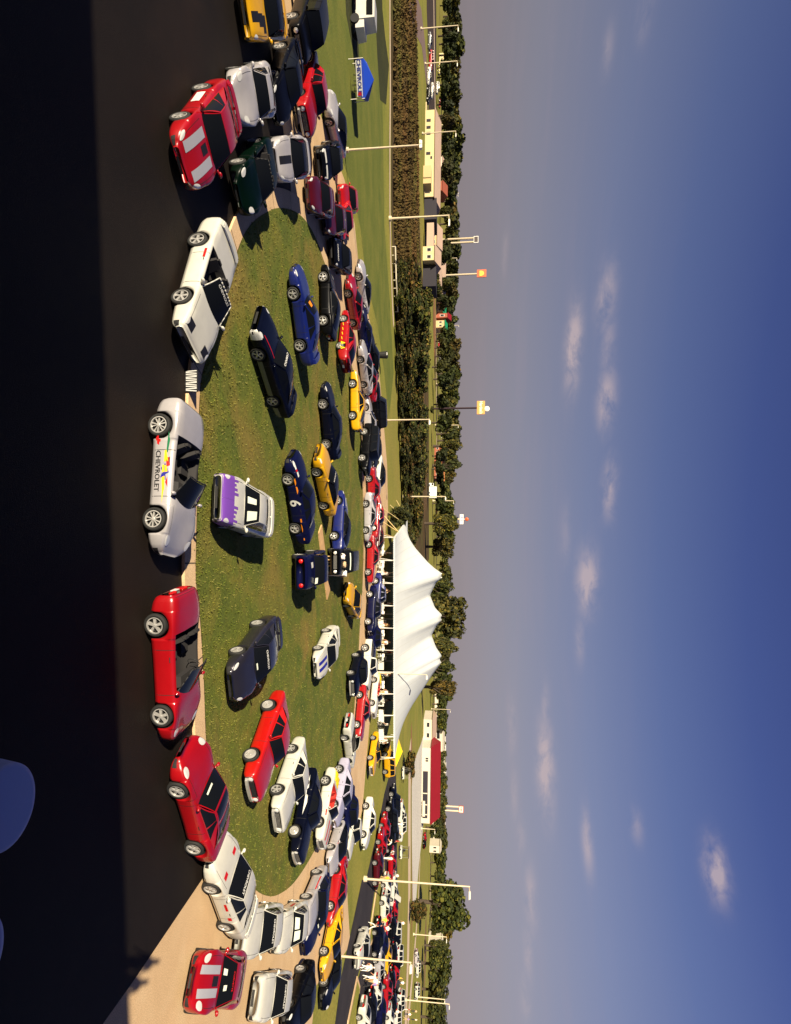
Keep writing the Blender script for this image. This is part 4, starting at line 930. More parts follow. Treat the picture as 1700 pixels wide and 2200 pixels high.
# far right lot: pixels of the near wheels midpoint, colour, heading degrees
LOT = [('suv', 'blk2', (836, 1720), 185, 'blue-black car, first in the display lot nearest the yellow canopy'), ('suv', 'black', (829, 1752), 185, 'black car, second in the display lot from the yellow canopy'),
       ('sed', 'red', (815, 1787), 8, 'red car at the grass edge of the display lot with its lights on'), ('musc', 'red', (808, 1822), 8, 'red car following the first red one along the grass edge'), ('cam4', 'maroon', (801, 1865), 8, 'dark red car beside the tall lamp base'),
       ('sed', 'black', (828, 1800), 8, 'black car behind the red pair in the display lot'), ('cam4', 'red', (838, 1738), 100, 'red car tilted behind the black cars of the lot'), ('sed', 'white', (853, 1748), 5, 'white car at the far grass edge of the lot, leftmost of the white ones'),
       ('suv', 'white', (853, 1775), 5, 'white van-like car at the far grass edge of the lot'), ('musc', 'red', (832, 1855), 5, 'red car with people leaning over it in the lot'), ('cam4', 'black', (840, 1795), 5, 'black car with white papers in the middle of the lot'),
       ('sed', 'white', (818, 1915), 5, 'white car just right of the tall lamp pole'), ('musc', 'white', (815, 1952), 5, 'white car with its black side windows open, second from the tall lamp pole'), ('cam3', 'white', (836, 1908), 5, 'white coupe with its hood up behind the white cars', ),
       ('cam4', 'navy', (840, 1935), 5, 'navy car beside the blue-draped table'), ('musc', 'red', (820, 1972), 5, 'red car with a crowd at its nose'), ('sed', 'red', (836, 1962), 5, 'red car with a white disc on its roof'), ('sed', 'black', (832, 1995), 5, 'black car with white stripes on its raised hood'),
       ('suv', 'white', (840, 2014), 5, 'white upright car among the black ones'), ('sed', 'blk2', (800, 2015), 8, 'dark car beside the kerb wedge'), ('musc', 'navy', (812, 2035), 8, 'navy car between the dark car and the yellow one'), ('musc', 'yellow', (821, 2058), 5, 'yellow car of the far right lot'),
       ('cam4', 'black', (836, 2050), 5, 'black car striped with reflections behind the yellow one'), ('suv', 'white', (845, 2060), 5, 'white car beyond the striped black one'), ('sed', 'red', (840, 2090), 5, 'red car at the far side of the lot, above the long red one'), ('old', 'red', (819, 2130), 5, 'long red car with white lamp, lowest in the photo of the red ones'),
       ('sed', 'silver', (802, 2075), 8, 'silver car behind the people in white trousers'), ('cam4', 'black', (832, 2110), 5, 'black car hidden behind the long red one'), ('sed', 'white', (795, 2138), 8, 'small pale car in the middle of the lot'), ('sed', 'navy', (806, 2175), 8, 'navy car near the photo edge of the lot'),
       ('suv', 'white', (850, 2155), 5, 'white car at the far side with people behind it'), ('suv', 'white', (841, 2190), 5, 'white car at the far side cut by the photo edge'), ('sed', 'white', (826, 2195), 5, 'white car in the middle cut by the photo edge'), ('cam4', 'black', (835, 2160), 5, 'black car between the white far ones'),
       ('sed', 'white', (766, 2196), 8, 'white car with a bright wheel nearest the dark road at the photo edge'), ('sed', 'black', (782, 2170), 8, 'black car with bright lamps beside the second kerb wedge')]
for i, it in enumerate(LOT):
    k, c, p, hd, lb = it; g0 = G(*p)
    car(k, c, g0, radians(hd), lb, lod=1, group='cars shown in the right-hand display lot', hood=(i in (13, 17, 22)), name='parked_car', rim='five', z0=.012)
put('sed', 'white', (757, 2033), (768, 1995), 'R', 'white long car with striped tail standing on the dark road', cat='saloon', decals=[('ps', 'red_stripe', 1.2, 2.2, 6.2, 7.4, 'dred', 'B')])
put('musc', 'yellow', (787, 1632), (795, 1580), 'R', 'yellow car with a dark open cockpit just behind the white car row', cat='coupe', conv=True)
# yellow soft-top off-roader beside the marquee
# ------------------------------------------------------------------ marquee
canvas = mat('white_canvas', srgb(196, 200, 200), .7, var=.03, vs=.6); canvas.node_tree.nodes['Principled BSDF'].inputs['Subsurface Weight'].default_value = 0
ze = 2.35
FL = G(849, 1155, ze); BL = G(876, 1118, ze); FR = G(849, 1628, ze); dv = BL-FL; BR = FR+dv
def tentz(s, t):
    # peaks (s, height above eave)
    pk = [(0, 0), (.03, .5), (.10, 1.75), (.17, 3.4), (.20, 4.3), (.225, 5.3), (.235, 5.05), (.245, 5.25), (.27, 4.5), (.335, 3.7), (.40, 4.4), (.435, 5.35), (.445, 5.1), (.46, 5.3), (.49, 4.6), (.54, 3.95), (.60, 4.55), (.645, 5.35), (.66, 5.0), (.68, 5.3), (.74, 4.2), (.82, 2.9), (.90, 1.6), (.96, .6), (1, 0)]
    for i in range(len(pk)-1):
        if pk[i][0] <= s <= pk[i+1][0]: break
    f = (s-pk[i][0])/(pk[i+1][0]-pk[i][0]); h = pk[i][1]*(1-f)+pk[i+1][1]*f
    q = 1-abs(2*t-1); m = min(1, q*1.0)
    loc = .82+.35*sin(pi*min(1, m))
    return h*(m**1.35*.45+.55*m)
root = emp('marquee', (FL+BR)/2-Vector((0, 0, ze)), 0, label='large white peaked marquee shading a long row of tables', cat='marquee')
off = root.location
ns, nt_ = 96, 24; vs = []; fs = []
for j in range(nt_+1):
    for i in range(ns+1):
        s, t = i/ns, j/nt_; p = FL.lerp(FR, s)+dv*t; p.z = ze+tentz(s, t); vs.append(p-off)
for j in range(nt_):
    for i in range(ns): a = j*(ns+1)+i; fs.append((a, a+1, a+ns+2, a+ns+1))
mk('canvas_roof', vs, fs, canvas, parent=root, smooth=True)
sb_ = MB()
for i_ in range(1, 24):
    s0 = i_/24; row = []
    for j in range(nt_+1):
        t0 = j/nt_
        for ds in (-.0007, .0007):
            s = s0+ds; p = FL.lerp(FR, s)+dv*t0; ii = min(ns-1, int(s*ns)); f_ = s*ns-ii; p.z = ze+tentz(ii/ns, t0)*(1-f_)+tentz((ii+1)/ns, t0)*f_+.012; row.append(p-off)
    sb_.add(row, [(2*j, 2*j+1, 2*j+3, 2*j+2) for j in range(nt_)])
seam = sb_.build('canvas_seams', mat('canvas_seam', srgb(182, 183, 178), .8), root)
# scalloped valance
b = MB(); edge = [FL.lerp(FR, i/120) for i in range(121)]+[FR.lerp(BR, i/60) for i in range(1, 61)]+[BR.lerp(BL, i/120) for i in range(1, 121)]+[BL.lerp(FL, i/60) for i in range(1, 61)]
for i in range(len(edge)-1):
    p, q = edge[i]-off, edge[i+1]-off; d = Vector((0, 0, -.22)); b.add([p, q, q+d*.75, (p+q)/2+d, p+d*.75], [(0, 1, 2, 3, 4)])
b.build('valance', canvas, root)
pole_m = mat('tent_pole', srgb(226, 220, 205), .5); rope_m = mat('pale_rope', srgb(220, 196, 140), .8)
for i in range(11):
    p = FL.lerp(FR, (i+.0)/10)-off; MB().cyl((p.x, p.y, 0), (p.x, p.y, ze), .045, n=6).build('tent_pole', pole_m, root)
for s in (.225, .245, .435, .46, .645, .68):
    p = FL.lerp(FR, s)+dv*.5-off; MB().cyl((p.x, p.y, 0), (p.x, p.y, ze+5.25), .07, n=8).build('tent_pole', pole_m, root)
for i in range(11):
    p = FL.lerp(FR, i/10)-off; q = p+Vector((-.35, -2.3, 0)); MB().cyl((p.x, p.y, ze-.05), (q.x, q.y, 0), .035, n=5).build('guy_rope', pole_m, root)
for k, (a, c) in enumerate([((838, 1085), (870, 1105)), ((824, 1093), (866, 1108)), ((833, 1102), (862, 1122)), ((843, 1098), (866, 1117)), ((852, 1075), (868, 1100)), ((824, 1122), (851, 1152)), ((820, 1145), (849, 1154)), ((830, 1113), (854, 1145)), ((822, 1104), (853, 1140))]):
    e0 = G(*a)-off; e0.z = 0; t = Vector((BL.x, BL.y, ze))-off if k in (0, 1, 2, 3, 4) else Vector((FL.x, FL.y, ze))-off
    if k not in (0, 4, 6): t = t+(Vector((BL.x, BL.y, 0))-Vector((FL.x, FL.y, 0)))*(-.25 if k in (1, 2, 3) else .25)
    MB().cyl(e0, t, .05, n=5).build('guy_strap', rope_m, root)
# tables and chairs under the marquee
wht = mat('white_cloth', srgb(200, 198, 190), .7); chm = mat('white_chair', srgb(225, 220, 208), .5)
def table(loc, rz, label):
    t = emp('banquet_table', loc, rz, label=label, cat='table', group='tables in the shade of the marquee')
    MB().box((0, 0, .74), (1.8, .76, .04)).build('tabletop', wht, t)
    b = MB(); n = 26; vs = []
    for i in range(n+1):
        x = -.91+1.82*i/n; w = .025*(i % 2)
        vs += [(x, -.42-w, .10), (x, -.39, .765), (x, .39, .765), (x, .42+w, .10)]
    b.add(vs, [(4*i+j, 4*i+4+j, 4*i+5+j, 4*i+1+j) for i in range(n) for j in range(3)])
    b.build('tablecloth', wht, t)
    for sx in (-.8, .8):
        for sy in (-.3, .3): MB().cyl((sx, sy, 0), (sx, sy, .72), .02, n=6).build('leg', chm, t)
    return t
def chair(loc, rz):
    t = emp('folding_chair', loc, rz, label='white folding chair in the shade of the marquee', cat='chair', group='white folding chairs under the marquee')
    MB().box((0, 0, .45), (.42, .42, .04)).build('seat', chm, t); MB().box((0, -.2, .78), (.42, .03, .3)).build('backrest', chm, t)
    for sx in (-.18, .18):
        for sy in (-.18, .18): MB().cyl((sx, sy, 0), (sx*.9, sy*.9, .45), .015, n=5).build('leg', chm, t)
rr = random.Random(11)
for i in range(11):
    p = FL.lerp(FR, .06+.088*i)+dv*.13; p.z = 0
    table(p, rr.uniform(-.1, .1), 'white-clothed table under the marquee, %s' % ['at its left end', 'second from the left end', 'third from the left end', 'fourth from the left end', 'fifth from the left end', 'middle of the row', 'fifth from the right end', 'fourth from the right end', 'third from the right end', 'second from the right end', 'at its right end'][i])
    for dx in (-.9, -.1, .7):
        if rr.random() < .8: chair(p+Vector((dx+rr.uniform(-.2, .2), -.85+rr.uniform(-.2, .1), 0)), rr.uniform(-.4, .4))
    if i % 2 == 0:
        chair(p+Vector((rr.uniform(-.8, .8), .9, 0)), pi)
# ------------------------------------------------------------------ lamp poles and signs
def lamp_post(b, top, label, arm=None, heads=1, r=.11, col=None, group=None):
    B = G(*b); B.z = 0; Y = B.y; tp = AT(top[0], top[1], Y); h = tp.z; x = B.x
    t = emp('lamp_post', (x, Y, 0), 0, label=label, cat='lamp post', group=group); m = col or M['steel']
    MB().cyl((0, 0, 0), (0, 0, h), r, r*.6, 10).build('pole', m, t)
    MB().cyl((0, 0, 0), (0, 0, .35), r*2.4, r*2.2, 12).build('base', mat('lamp_base_concrete', srgb(205, 190, 160), .9), t)
    hm = mat('lamp_head_grey', srgb(214, 208, 196), .5)
    for k in range(heads):
        s = (arm or .5)*(1 if k == 0 else -1); g = MB().cyl((0, 0, h-.1), (s, 0, h), r*.4, r*.35, 6); g.build('arm', m, t)
        l = MB().box((s*1.25, 0, h-.02), (abs(s)*.8+.3, .34, .2), taper=.8).build('lamp_head', hm, t)
    return t
ORD = ['leftmost', 'second', 'third', 'fourth', 'fifth', 'sixth', 'seventh', 'eighth', 'ninth', 'tenth', 'eleventh', 'twelfth', 'thirteenth', 'fourteenth', 'fifteenth', 'sixteenth', 'seventeenth', 'eighteenth', 'nineteenth', 'rightmost']
lamp_post((782, 1888), (1010, 1902), 'tall pale lamp post on a concrete foot beside the dark road', .7, 1, .13)
lamp_post((718, 2053), (884, 2066), 'pale lamp post rising behind the white car on the dark road', .4, 1, .10)
lamp_post((740, 323), (905, 312), 'pale lamp post at the left edge of the outer lawn', -.1, 2, .09)
lamp_post((836, 470), (966, 462), 'lamp post on the footpath edge of the left lawn', .8, 1, .15)
lamp_post((812, 903), (924, 903), 'lamp post with a round head behind the yellow coupe', .3, 1, .10)
lamp_post((866, 1067), (958, 1071), 'bare pale pole in front of the thicket', .3, 1, .14)
lamp_post((808, 1446), (918, 1448), 'thin pale pole in front of the marquee', .25, 1, .07)
lamp_post((871, 2148), (966, 2160), 'pale lamp post beside the lanes at the right edge', .6, 1, .16)
lamp_post((890, 2141), (956, 2147), 'shorter pale lamp post just left of the right edge one', .6, 1, .2)
for ip_, (b_, t_) in enumerate(sorted([((907, 287), (980, 283)), ((904, 62), (985, 56)), ((913, 137), (983, 133)), ((947, 269), (984, 266)), ((952, 415), (985, 412)), ((958, 421), (985, 416)), ((945, 738), (985, 735)), ((938, 826), (983, 826)), ((935, 914), (985, 915)), ((930, 1076), (975, 1077)),
                 ((952, 1093), (976, 1094)), ((952, 1103), (976, 1104)), ((927, 1523), (968, 1522)), ((905, 1780), (935, 1768)), ((888, 2007), (960, 2012)), ((945, 556), (982, 556)), ((950, 563), (982, 563)), ((950, 700), (986, 700)), ((952, 760), (984, 760)), ((951, 780), (986, 780))], key=lambda q: q[0][1])):
    lamp_post(b_, t_, 'thin pale utility pole along the far roads, %s from the left of the photo' % ORD[ip_] if 0 < ip_ < 19 else '%s thin pale utility pole along the far roads' % ORD[ip_], .9, 1, .16 if b_[0] < 930 else .3, group='utility poles along the far roads')
def sign(b, box, cols, label, text=None, legs=1, legcol=None, extra=None, Y=None):
    """b: base pixel; box: x0,y0,x1,y1 pixels (x up)"""
    B = G(*b) if Y is None else AT(b[0], b[1], Y); Y = B.y; lo = AT(box[0], (box[1]+box[3])/2, Y); hi = AT(box[2], (box[1]+box[3])/2, Y); w = (box[3]-box[1])/F*Y*1.0; h = hi.z-lo.z
    x = lo.x; t = emp('roadside_sign', (x, Y, 0), 0, label=label, cat='sign'); lm = legcol or M['steel']
    for i in range(legs):
        dx = 0 if legs == 1 else (-w*.3+i*w*.6); MB().cyl((dx, .3, 0), (dx, .3, lo.z+.2), .012*Y*.12, n=8).build('pole', lm, t)
    MB().box((0, 0, lo.z+h/2), (w, .5, h)).build('panel', cols[0], t)
    MB().box((0, -.26, lo.z+h/2), (w*.84, .06, h*.8)).build('face', cols[1], t)
    if text:
        v, f = text2d(text[0], .03); s = text[2]*h; MB().add([(a*s*text[3], -.31, lo.z+h*text[4]+c*s) for a, c in v], f).build('lettering', text[1], t)
    if extra: extra(t, lo.z, h, w)
    return t
or_ = mat('sign_orange', srgb(196, 84, 30), .4); ye = mat('sign_yellow', srgb(252, 200, 50), .4); cr = mat('sign_cream', srgb(225, 222, 214), .5); bl = mat('sign_blue', srgb(40, 50, 130), .4); tan_ = mat('sign_tan_orange', srgb(222, 150, 70), .5); bk = mat('sign_dark', srgb(40, 18, 26), .5)
def fan(t, z, h, w):
    n = 9; c = Vector((0, -.34, z+h*.40)); vs = [c+Vector((-.1*w, 0, -h*.12)), c+Vector((.1*w, 0, -h*.12))]+[c+Vector((cos(a)*w*.34, 0, sin(a)*h*.36)) for a in [pi*(-.12)+pi*1.24*i/12 for i in range(13)]]
    MB().add(vs, [tuple([0]+[1]+list(range(2, 15)))]).build('fan_emblem', ye, t)
sign((938, 587), (1025, 580, 1045, 596), (or_, or_), 'tall orange roadside sign with a yellow fan-shaped emblem', extra=fan, Y=330)
sign((958, 515), (1018, 508, 1028, 522), (cr, bk), 'high dark boxed sign on two thin legs', legs=2, Y=330)
def star(t, z, h, w): MB().sphere((w*.1, 0, z+h*1.25), h*.36, 12, 8, 0, (1, .35, 1)).build('round_topper', cr, t)
sign((935, 876), (1025, 862, 1042, 890), (tan_, tan_), 'orange roadside sign with white lettering and a white ball on top', text=("Hardee's", cr, .52, .85, .5), extra=star, legcol=bk, Y=300)
def ball(t, z, h, w): MB().sphere((0, 0, z+h*1.9), h*.5, 12, 8, 0, (1, .4, 1)).build('round_topper', or_, t); MB().cyl((0, 0, z+h), (0, 0, z+h*1.4), .3).build('topper_post', cr, t)
sign((950, 1116), (988, 1105, 996, 1126), (cr, cr), 'white roadside sign with blue letters under an orange ball', text=('F  L', bl, .8, 1, .5), extra=ball, Y=420)
sign((950, 1736), (986, 1731, 996, 1746), (or_, cr), 'small orange-rimmed sign on two legs above the white buildings', text=('K&K', or_, .5, 1, .5), legs=2, Y=420)
# ------------------------------------------------------------------ buildings
def house(x0, x1, yb, zf, label, wall, roof, Y, dep=10, name='building', hip=False, nwin=5, dark=None, zr=None, group=None, cat='building', wins=True):
    """front wall from photo y=x0..x1 at distance Y; base on the ground; zf eave height, zr ridge height"""
    A = AT(900, x0, Y); B = AT(900, x1, Y); w = B.x-A.x; zr = zr if zr else zf+1.5
    t = emp(name, ((A.x+B.x)/2, Y, 0), 0, label=label, cat=cat, group=group)
    MB().box((0, dep/2, zf/2), (w, dep, zf)).build('wall', wall, t)
    b = MB(); o = .4; X = w/2+o; y0, y1 = -o, dep+o; i_ = (min(w*.15, 4) if hip else 0)
    b.add([(-X, y0, zf), (X, y0, zf), (X, y1, zf), (-X, y1, zf), (-X+i_, dep/2, zr), (X-i_, dep/2, zr)], [(0, 1, 5, 4), (2, 3, 4, 5), (1, 2, 5), (3, 0, 4), (3, 2, 1, 0)]); b.build('roof', roof, t)
    if wins:
        dk = dark or mat('window_dark', (.02, .02, .025), .15)
        for i in range(nwin):
            xx = -w/2+w*(i+.5)/nwin
            f = MB().box((xx, -.03, zf*.52), (w/nwin*.5, .06, zf*.38)).build('window', mat('window_frame_white', srgb(220, 214, 200), .6), t)
            MB().box((xx, -.07, zf*.52), (w/nwin*.42, .04, zf*.30)).build('pane', dk, f)
    return t
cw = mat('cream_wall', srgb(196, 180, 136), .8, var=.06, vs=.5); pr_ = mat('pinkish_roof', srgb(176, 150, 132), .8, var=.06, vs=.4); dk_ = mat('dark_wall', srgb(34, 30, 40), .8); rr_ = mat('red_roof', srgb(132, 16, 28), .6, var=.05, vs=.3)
ww = mat('white_wall', srgb(200, 190, 172), .8, var=.04, vs=.3); gn = mat('green_roof', srgb(20, 130, 90), .6); bw = mat('brick_wall', srgb(150, 80, 56), .8, var=.2, vs=2); tw = mat('tan_wall', srgb(190, 165, 120), .8, var=.08, vs=.4)
# strip building on the left: long low cream front, end wing in the dark wall colour
t = house(238, 424, 0, 2.9, 'long low cream strip building with a pinkish roof on the left', cw, pr_, 180, 12, zr=4.6, nwin=6, name='strip_building', wins=False)
A = AT(900, 238, 180); B = AT(900, 424, 180); w = B.x-A.x
for fx in (.12, .2, .27, .5, .68, .75, .94): MB().box((-w/2+w*fx, -.05, .9), (w*.03, .1, 1.4)).build('doorway', dk_, t)
MB().box((-w/2+w*.55, -.05, 1.9), (.7, .1, .5)).build('window', dk_, t)
MB().box((w/2+3.2, 5, 1.8), (6.2, 9, 3.6)).build('dark_wing', dk_, t)
MB().box((w/2-1.5, -6, 1.1), (5, 4, 2.2)).build('porch', tw, t)
MB().box((0, -3.2, .35), (w, .15, .3)).build('front_rail', cw, t)
t = house(530, 560, 0, 3.4, 'cream gabled house with a pale roof behind the scrub', cw, pr_, 175, 9, zr=5.2, nwin=2, name='house')
MB().box((5.5, 6, 1.9), (6, 8, 3.8)).build('dark_wing', dk_, t); MB().box((-6, 4, 2.0), (7, 5, 2.0)).build('low_wing', pr_, t)  # side wing in the dark wall colour, low wing in the roof colour
house(485, 528, 0, 2.6, 'long brown-roofed shed beyond the side road', tw, pr_, 230, 8, zr=4.6, nwin=3, name='shed')
house(575, 606, 0, 2.4, 'low white building behind the dark trees', ww, pr_, 260, 10, zr=4.0, nwin=3)
house(560, 640, 0, 2.6, 'long pale building far behind the side road', tw, pr_, 320, 10, zr=5.0, nwin=6)
house(640, 672, 0, 3.6, 'small building with a bright green roof near the horizon', tw, gn, 330, 9, zr=5.4, nwin=3)
house(690, 705, 0, 4.6, 'narrow building with a pale green roof near the horizon', tw, gn, 330, 8, zr=6.2, nwin=2)
house(675, 684, 0, 6.2, 'small pink-walled gabled building near the horizon', bw, rr_, 330, 8, zr=8.2, nwin=1)
house(960, 1030, 0, 3.0, 'row of orange-roofed town houses behind the road', bw, mat('orange_tile', srgb(190, 120, 70), .8, var=.15, vs=1), 330, 9, zr=5.6, nwin=9, name='town_houses')
house(340, 372, 0, 3, 'low white building with a red stripe behind the cream strip building', ww, pr_, 290, 9, zr=4.6, nwin=4)
house(392, 412, 0, 3.4, 'small brown-roofed house behind the strip building', bw, mat('brown_tile', srgb(140, 70, 50), .8), 280, 9, zr=5.8, nwin=3, name='house')
house(118, 140, 0, 2.6, 'small cream house among the far left trees', cw, cw, 330, 8, zr=4.6, nwin=2, name='house')
# red-roofed building on the right
t = house(1606, 1768, 0, 3.1, 'long white building with a bright red roof on the right', ww, rr_, 215, 14, zr=6.4, nwin=4, name='red_roofed_building', hip=False, wins=False)
A = AT(900, 1606, 215); B = AT(900, 1768, 215); w = B.x-A.x
MB().box((w*.12, -.06, 1.25), (w*.62, .12, 1.7)).build('open_front', dk_, t)
for fx in (-.36, -.33): MB().box((w*fx, -.06, 1.7), (.5, .12, .9)).build('window', dk_, t)
for fx in (.1, .25, .38): MB().box((w*fx, -.2, 1.0), (.3, .3, 2.0)).build('porch_column', ww, t)
MB().box((w*.3, -.5, .8), (w*.2, .6, .9)).build('shopfront_counter', ww, t)
t = house(1545, 1590, 0, 3.2, 'pale two-bay building left of the red roof', ww, pr_, 225, 14, zr=4.6, nwin=2)
# white town beyond the trees
rr = random.Random(5)
names = ['tall', 'low', 'broad', 'narrow', 'square', 'plain', 'stepped', 'flat']
for i in range(17):
    y0 = 1470+i*20+rr.uniform(-6, 6); wd = rr.uniform(12, 30); Y = rr.uniform(420, 560); zf = rr.uniform(3, 8)
    A = AT(950, y0, Y); B = AT(950, y0+wd, Y); w = B.x-A.x
    t = emp('white_building', ((A.x+B.x)/2, Y, 0), 0, label='white flat-roofed building of the far town, %s from the left of its row' % ORD[i] if i else 'leftmost white flat-roofed building of the far town', cat='building', group='white town buildings near the horizon')
    MB().box((0, 5, zf/2), (w, 10, zf)).build('wall', ww, t); MB().box((0, 5, zf+.2), (w+.6, 10.6, .4)).build('roof', mat('pale_roof', srgb(235, 232, 226), .8), t)
    for k in range(int(w/3)): MB().box((-w/2+1.5+3*k, -.05, zf*.55), (1.3, .1, 1.1)).build('window', dk_, t)
for (y0, y1, zf, Y, lb) in [(2020, 2032, 7, 330, 'white tall shed above the right-hand trees'), (1752, 1775, 7.5, 400, 'white block beside the dark round trees on the right'), (1815, 1830, 5.5, 330, 'cream shed with a tall roof on the right'), (1555, 1640, 6.2, 380, 'long white wall of a store behind the red roof')]:
    house(y0, y1, 0, zf, lb, ww, ww, Y, 9, zr=zf+.9, nwin=2)
# white box truck parked by the road
A = AT(930, 1040, 235); B = AT(930, 1070, 235); w = B.x-A.x
t = emp('box_truck', ((A.x+B.x)/2, 235, 0), 0, label='white box truck parked beside the road beyond the thicket', cat='truck')
tm = mat('truck_white', srgb(232, 230, 224), .5)
MB().box((w*.1, 0, 2.1), (w*.8, 2.3, 2.8)).build('cargo_box', tm, t); MB().box((-w*.45, 0, 1.5), (w*.22, 2.1, 1.7), taper=.85).build('cab', tm, t); MB().box((-w*.47, -1.0, 1.9), (w*.12, .2, .6)).build('cab_window', M['glass'], t)
for xx in (-w*.4, w*.15, w*.35): MB().lathe((xx, -1.05, .5), [(.001, -.15), (.5, -.15), (.5, .15), (.001, .15)], 14, 0, 'Y').build('wheel', M['rubber'], t)
# ------------------------------------------------------------------ blue canopy and other pieces
def canopy(loc, w, d, ze_, zp, colr, label, name='canopy_tent', rz=0, cat='canopy', banner=None):
    t = emp(name, loc, rz, label=label, cat=cat); b = MB()
    c = [(-w/2, -d/2), (w/2, -d/2), (w/2, d/2), (-w/2, d/2)]
    vs = [(x, y, ze_) for x, y in c]+[(0, 0, zp)]+[(x, y, ze_-.25) for x, y in c]
    b.add(vs, [(0, 1, 4), (1, 2, 4), (2, 3, 4), (3, 0, 4)]+[(i, 5+i, 5+(i+1) % 4, (i+1) % 4) for i in range(4)]); b.build('canopy_top', colr, t)
    for x, y in c: MB().cyl((x, y, 0), (x, y, ze_), .03, n=6).build('leg', pole_m, t)
    return t
bt = mat('blue_canvas', srgb(18, 62, 176), .6)
L_ = G(752, 132); Rp = G(752, 222); w = (Rp-L_).length; cpt = (L_+Rp)/2
zt = AT(806, 165, cpt.y+1.5).z; zee = AT(783, 165, cpt.y).z
RZC = -atan2(cpt.x, cpt.y)*.85
cv = canopy(cpt+Vector((-.75, .85, 0)), w*.80, 2.5, zee, zt, bt, 'blue peaked canopy with a white banner on the left lawn', rz=RZC)
bn = emp('banner', (cpt.x-.75+1.32*sin(RZC), cpt.y+.85-1.32*cos(RZC), 0), RZC, label='white banner with a dark blue and red emblem hung under the blue canopy', cat='banner')
z0_ = AT(767, 165, cpt.y).z; z1_ = AT(779, 165, cpt.y).z
MB().box((0, 0, (z0_+z1_)/2), (w*.72, .03, z1_-z0_)).build('banner_cloth', M['dwhite'], bn)
v, f = text2d('CHEVROLET', .03); MB().add([(a*.46*.98, -.03, (z0_+z1_)/2+c*.42) for a, c in v], f).build('lettering', bl, bn)
MB().lathe((w*.31, -.03, (z0_+z1_)/2), [(.001, 0), (.17, 0)], 12, 0, 'Y').build('round_emblem', M['dred'], bn)
for q in ((G(760, 168)), (G(757, 190))):
    t = emp('folding_chair', (q.x, q.y, 0), .5, label='small white-backed folding chair under the blue canopy', cat='chair', group='folding chairs under the blue canopy')
    MB().box((0, 0, .45), (.5, .5, .05)).build('seat', dk_, t); MB().box((0, .24, .8), (.5, .04, .35)).build('backrest', M['dwhite'], t)
    for sx in (-.2, .2):
        for sy in (-.2, .2): MB().cyl((sx, sy, 0), (sx, sy, .45), .02, n=5).build('leg', M['dark'], t)
# yellow canopy and yellow off-road vehicle
yc = mat('yellow_canvas', srgb(252, 208, 30), .6)
q0 = G(822, 1600); q1 = G(822, 1650); w = (q1-q0).length
cv = canopy((q0+q1)/2+Vector((0, 2.6, 0)), w*1.15, 2.6, AT(850, 1625, q0.y+1.3).z, AT(865, 1625, q0.y+2.6).z, yc, 'yellow canopy at the right end of the marquee')
gpt = G(822, 1630); car('suv', 'yellow', gpt, radians(200), 'yellow boxy off-road vehicle in front of the yellow canopy', cat='off-roader', name='off_road_vehicle', rim='five', z0=.0, lod=1)
# striped poles by the canopy
def cart(p, label, rz=0):
    q = G(*p); t = emp('golf_cart', (q.x, q.y, 0), rz, label=label, cat='golf cart')
    MB().box((0, 0, .45), (2.1, 1.1, .35), taper=.95).build('body', P['white'], t); MB().box((-.1, 0, .78), (.5, 1.0, .12)).box((-.38, 0, 1.0), (.1, 1.0, .45)).build('bench_seat', M['interior'], t)
    MB().box((0, 0, 1.85), (1.9, 1.15, .08), taper=.93).build('canopy_roof', M['dark'], t)
    for sx in (-.8, .8):
        for sy in (-.5, .5): MB().cyl((sx, sy, .5), (sx*.9, sy, 1.83), .02, n=5).build('roof_post', M['chrome'], t)
    for sx in (-.7, .7):
        for sy in (-.5, .5): MB().lathe((sx, sy, .22), [(.001, -.08), (.22, -.08), (.22, .08), (.001, .08)], 12, 0, 'Y').build('wheel', M['rubber'], t)
cart((857, 1830), 'golf cart with a black roof behind the display lot'); cart((862, 1660), 'white golf cart at the far side of the yellow canopy')
# white generator / porta box at upper left with a red truck edge
q = G(757, 35); t = emp('parked_truck', (q.x, q.y, 0), .05, label='white truck cab with a red front at the left edge of the lawn', cat='truck', name=None) if False else emp('parked_truck', (q.x, q.y, 0), .05, label='white truck cab with a dark red body at the left edge of the lawn', cat='truck')
MB().box((0, 0, 1.2), (1.9, 1.8, 1.5), taper=.9).build('cab', P['white'], t); MB().box((.9, 0, .75), (1.4, 1.7, .7), taper=.92).build('hood', P['white'], t); MB().box((-2.0, 0, .7), (2.6, 1.8, .8)).build('cargo_bed', P['red'], t); MB().box((.1, -.86, 1.55), (1.1, .1, .5)).build('side_window', M['glass'], t)
for sx in (-2.3, .9):
    for sy in (-.85, .85): MB().lathe((sx, sy, .36), [(.001, -.12), (.36, -.12), (.36, .12), (.001, .12)], 14, 0, 'Y').build('wheel', M['rubber'], t)
q = G(814, 763); t = emp('litter_bin', (q.x, q.y, 0), 0, label='dark litter bin with a white lid on the grass above the black coupe', cat='bin')
MB().cyl((0, 0, 0), (0, 0, .95), .36, .42, 14).build('body', M['dark'], t); MB().cyl((0, 0, .95), (0, 0, 1.08), .44, .3, 14).build('lid', M['dark'], t); MB().box((0, -.38, 1.0), (.3, .05, .12)).build('lid_flap', M['dwhite'], t)
t = emp('pole_barrier', (0, 0, 0), 0, label='long pale kerb rail along the thicket edge', cat='barrier'); pts = [G(842, 530), G(844, 600), G(848, 670)]
for p in pts: p.z = .5
MB().tube(pts, .09, 6).build('rail', mat('pale_rail', srgb(225, 215, 190), .6), t)
for i in range(9): p = pts[0].lerp(pts[2], i/8); MB().cyl((p.x, p.y, 0), (p.x, p.y, .5), .05, n=6).build('post', mat('pale_rail', (.7, .6, .5)), t)
